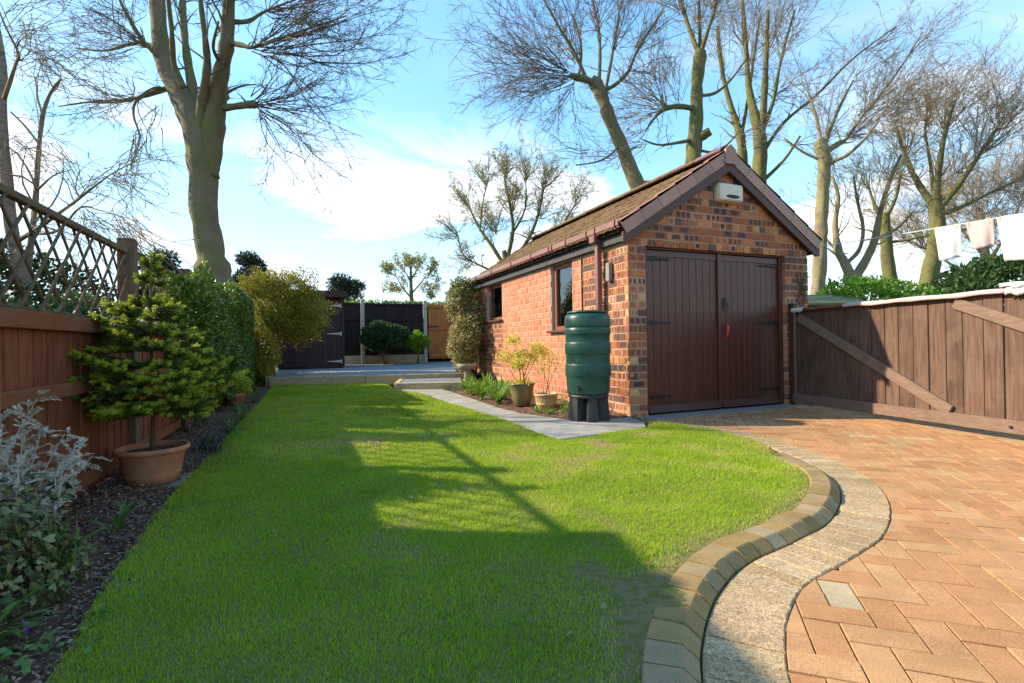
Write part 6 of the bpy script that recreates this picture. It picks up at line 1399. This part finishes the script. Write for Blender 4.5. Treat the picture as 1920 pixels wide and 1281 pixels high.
bush('dark_evergreen', 'dark green evergreen thicket behind the lattice trellis', (-4.4, 9.0, 1.25), (1.9, 1.9, 1.35), 14000, .10, 'evergreen', None, 7, .16, .6, .2)
bush('broadleaf_shrub', 'mid green leafy shrub seen through the lattice trellis', (-2.6, 7.1, .85), (.7, .8, .62), 6000, .07, 'shrub_green', None, 8, .16, .6, .1)
hedge('low_pale_hedge', 'low pale green hedge behind the fence panel of the fir', -2.2, -1.6, 4.6, 6.0, 0, 1.16, 5000, .045, 'bright_shrub')

# neighbour's single-storey extension on the left: it shades the near lawn
t = thing('neighbour_extension', 'flat-roofed brick extension beyond the left fence, outside the view', 'building', (-3.2, .3, 0))
ex = [(-1.70, 3.60), (-2.5, .2), (-5.2, .2), (-5.2, 3.60)]; b = MB(); b.prism(ex, -.05, 2.03, 'Z'); part(t, b, 'walls', M['brick_red']); b = MB(); b.prism(ex, 2.032, 2.10, 'Z'); part(t, b, 'roof', M['fascia'])

# ------------------------------------------------------------------ trees
def limb_pts(L, extra=3):
    A = np.array(L); n = (len(A)-1)*extra+1; ti = np.arange(len(A)); tt = np.linspace(0, len(A)-1, n); c = catmull_n(A, tt); return c
def catmull_n(A, tt):
    out = []; n = len(A)
    for t in tt:
        i = min(int(t), n-2); f = t-i; p0 = A[max(i-1, 0)]; p1 = A[i]; p2 = A[i+1]; p3 = A[min(i+2, n-1)]; out.append(.5*((2*p1)+(-p0+p2)*f+(2*p0-5*p1+4*p2-p3)*f*f+(-p0+3*p1-3*p2+p3)*f**3))
    return np.array(out)
def rand_cone(d, spread):
    v = unit(rng.normal(size=3)); d = unit(d); v = unit(v-d*(v@d)); a = abs(rng.normal(0, spread*.55)); return d*math.cos(a)+v*math.sin(a)
def twig_path(p, d, L, n, wig, trop, droop):
    pts = [p]; d = unit(d)
    for i in range(n-1):
        d = unit(d+rng.normal(0, wig, 3)+np.array([0, 0, trop-droop*(i/(n-1))])); pts.append(pts[-1]+d*L/(n-1))
    return np.array(pts), d
def make_tree(form, label, bark, twigm, leaf_n=0, leaf_m='bud', dens=1.0, twig_r=.0062, leaf_size=.08, group=None, LS=1.0, RS=.8):
    T = TREE_FORMS[form]; L0 = T['limbs'][0]; base = np.array([L0[0][0], L0[0][1], gz(L0[0][1])-.07]); t = thing(form, label, 'tree', tuple(base), group=group); off = base
    trunk = [(L0[0][0], L0[0][1], base[2]-.05, L0[0][3]*1.35)]+([(L0[0][0], L0[0][1], base[2]+.35, L0[0][3]*1.08)] if L0[0][2] > base[2]+.7 else [])+list(L0)
    def tubed(Lm, sides, name, m, par, rs=1.0):
        C_ = limb_pts(Lm, 4); ph = rng.uniform(0, 6.28); b = MB(); r = C_[:, 3]*rs*(1+.05*np.sin(np.arange(len(C_))*1.9+ph)+.04*rng.normal(size=len(C_))); b.tube([tuple(p) for p in C_[:, :3]-off], list(np.maximum(r, .004)), sides)
        if sides > 8:
            Q = np.array(b.v).reshape(len(C_), sides, 3); cc = C_[:, None, :3]-off; aa = np.arange(sides)[None]*2*np.pi/sides; hh = np.arange(len(C_))[:, None]; f_ = 1+.05*np.sin(3*aa+hh*.55+ph)+.035*np.sin(5*aa-hh*.9+2*ph)+.05*np.clip(np.sin(aa*2+hh*1.7+ph)*np.sin(hh*.8), 0, 1)+.015*rng.normal(size=(len(C_), sides)); b.v = [tuple(p) for p in (cc+(Q-cc)*f_[:, :, None]).reshape(-1, 3)]
        return b.build(name, m, par, True), C_
    tubed(trunk, 20, 'trunk', M[bark], t, RS); fine = []; mids = []; tips = []; knots = MB()
    for Lm in T['limbs'][1:]:
        o, C_ = tubed(Lm, 8, 'limb', M[bark] if Lm[0][3] > .06 else M[twigm], t, RS*(1.0 if Lm[0][3] > .2 else .72))
        if len(C_) > 4:          # side shoots along each limb
            seglen = np.linalg.norm(np.diff(C_[:, :3], axis=0), axis=1).sum(); ns = int(seglen*2.2*dens)
            for q in range(ns):
                f = rng.uniform(.25, 1); i = min(int(f*(len(C_)-1)), len(C_)-2); p = C_[i, :3]; d = unit(C_[i+1, :3]-C_[i, :3]); dd = unit(d*.6+unit(rng.normal(size=3))*.8+np.array([0, 0, .25])); mids.append((p, dd, rng.uniform(.4, 1.0)*min(1.6, seglen*.4), max(twig_r*1.1, C_[i, 3]*.22)))
    for (x, y, z, dx, dy, dz, sp, n, ln, r) in T['sprays']:
        for q in range(int(n*.7*dens)):
            d = rand_cone(np.array([dx, dy, dz]), rad(sp)); d = unit(d+rng.normal(0, .30)*np.array([fwd.x, fwd.y, 0])); mids.append((np.array([x, y, z])+d*abs(rng.normal(0, .12))*ln+rng.normal(0, .05, 3), d, ln*LS*rng.uniform(.5, 1.45), r*.5*rng.uniform(.6, 1.2)))
    b7, b4 = [], []
    for (p, d, L, r) in mids:
        pts, de = twig_path(p, d, L, 7, .21, .035, .16*T['droop']+.02); r = max(r, twig_r*1.1); b7.append((pts, np.linspace(r, twig_r*.7, 7)))
        ns = max(2, int(L*4.2*dens**.5))
        for k in range(ns):
            f = rng.uniform(.22, .98); i = min(int(f*6), 5); q = pts[i]+(pts[i+1]-pts[i])*(f*6-i); dl = unit(pts[i+1]-pts[i]); d2 = unit(dl*.9+unit(rng.normal(size=3))*.75); l2 = L*(1.02-f*.7)*rng.uniform(.22, .5); pt2, _ = twig_path(q, d2, l2, 4, .24, .03, .5*T['droop']); b4.append((pt2, np.linspace(twig_r*.95, twig_r*.55, 4))); tips.append(pt2[-1])
            for k2 in range(2 if l2 > .12 else 1):
                f2 = rng.uniform(.3, .95); i2 = min(int(f2*3), 2); q2 = pt2[i2]+(pt2[i2+1]-pt2[i2])*(f2*3-i2); d3 = unit(unit(pt2[i2+1]-pt2[i2])+unit(rng.normal(size=3))*.65); pt3, _ = twig_path(q2, d3, l2*rng.uniform(.3, .6), 4, .26, .03, .8*T['droop']); b4.append((pt3, np.linspace(twig_r*.75, twig_r*.45, 4))); tips.append(pt3[-1])
    V, F = merge_np([tubes_np(b7, 4), tubes_np(b4, 3)]); tag(link('twigs', np_mesh('twigs', V-off, F), t, M[twigm]), kind='stuff')
    if leaf_n:
        TP = np.array(tips); P = np.repeat(TP, leaf_n, axis=0)+rng.normal(0, leaf_size*.7, (len(TP)*leaf_n, 3)); foliage('buds', t, P, rng.normal(0, 1, P.shape), leaf_size, leaf_size*.55, M[leaf_m], rng.random(len(P)))
    return t
make_tree('beech', 'huge forked smooth-barked tree standing behind the clipped hedge', 'bark', 'twig', dens=1.0, twig_r=.0060, RS=.82)
make_tree('birch', 'drooping birch with twisted pale stems behind the lattice trellis', 'bark_birch', 'twig_pale', 2, 'bud', 1.0, .0036, .014, RS=.62)
make_tree('leaning_pollard', 'leaning pollarded tree rising behind the garage roof slope', 'bark', 'twig', dens=1.0, twig_r=.0068)
make_tree('mossy_pollard', 'mossy green trunk with sawn stub right behind the garage ridge', 'bark_moss', 'twig_pale', dens=1.0, twig_r=.0068)
make_tree('multi_stem_tree', 'narrow tree of several upright mossy stems behind the garage gable', 'bark_moss', 'twig_pale', dens=.78, twig_r=.0068)
make_tree('broken_top_tree', 'pale straight trunk with broken top and windswept branches beside garage', 'bark_pale', 'twig_pale', dens=.78, twig_r=.0068)
make_tree('forked_tree', 'low forked bare tree behind the neighbour shed roof', 'bark_pale', 'twig_olive', dens=.78, twig_r=.0068)
make_tree('slim_trunk_tree', 'slim bare tree between forked tree and wide crowned tree', 'bark_moss', 'twig_olive', dens=.78, twig_r=.0068)
make_tree('wide_crown_tree', 'bare tree with wide bristling crown behind the hanging towels', 'bark_moss', 'twig_pale', dens=1.05, twig_r=.0068)
make_tree('thicket_tree', 'fine brown twiggy thicket behind the dark evergreen bush', 'bark_pale', 'twig_pale', dens=1.5, twig_r=.0068)
make_tree('budding_tree', 'broad many-stemmed tree in yellow bud behind the garage far end', 'bark_moss', 'twig_olive', 3, 'bud', 1.3, .0085, .055, LS=.75, RS=.5)
make_tree('pale_leaf_tree', 'small far tree in pale leaf above the dark back fence', 'bark_moss', 'twig_olive', 5, 'bud', 1.0, .012, .16)
def pine(label, c, h, r, n, seed):
    z0 = gz(12)-.07; t = thing('pine_tree', label, 'tree', (c[0], c[1], z0)); b = MB(); b.tube([(c[0], c[1], z0), (c[0]+.1, c[1], h*.6), (c[0], c[1], h)], [.22, .16, .05], 8); part(t, b, 'trunk', M['bark'], smooth=True); rr = np.random.default_rng(seed); Ps = []; us = []
    for k in range(13):
        f = rr.random(); a = rr.uniform(0, 6.28); cr = r*(1.05-.75*f); P, u = blob_points(n//13, (c[0]+math.cos(a)*cr*.7, c[1]+math.sin(a)*cr*.7, h*(.58+.42*f)), (r*.45, r*.45, r*.26), .3, .2, k); Ps.append(P); us.append(u)
    P = np.concatenate(Ps); u = np.concatenate(us); foliage('crown', t, P, u*.4+rng.normal(0, .6, P.shape)+np.array([0, 0, .4]), .30, .09, M['conifer_far'], rng.random(len(P)))
pine('dark pine far behind the grey-brown fence post', (-6.6, 32.0), 5.7, 1.5, 5200, 1); pine('dark pine far behind the huge forked trunk', (-3.0, 37.0), 6.7, 1.4, 5200, 2); pine('dark pine far behind the brown shed', (3.2, 40.0), 6.0, 1.8, 5200, 3); pine('low dark pine left of the small far tree', (9.3, 44.0), 4.2, 1.6, 3000, 4)
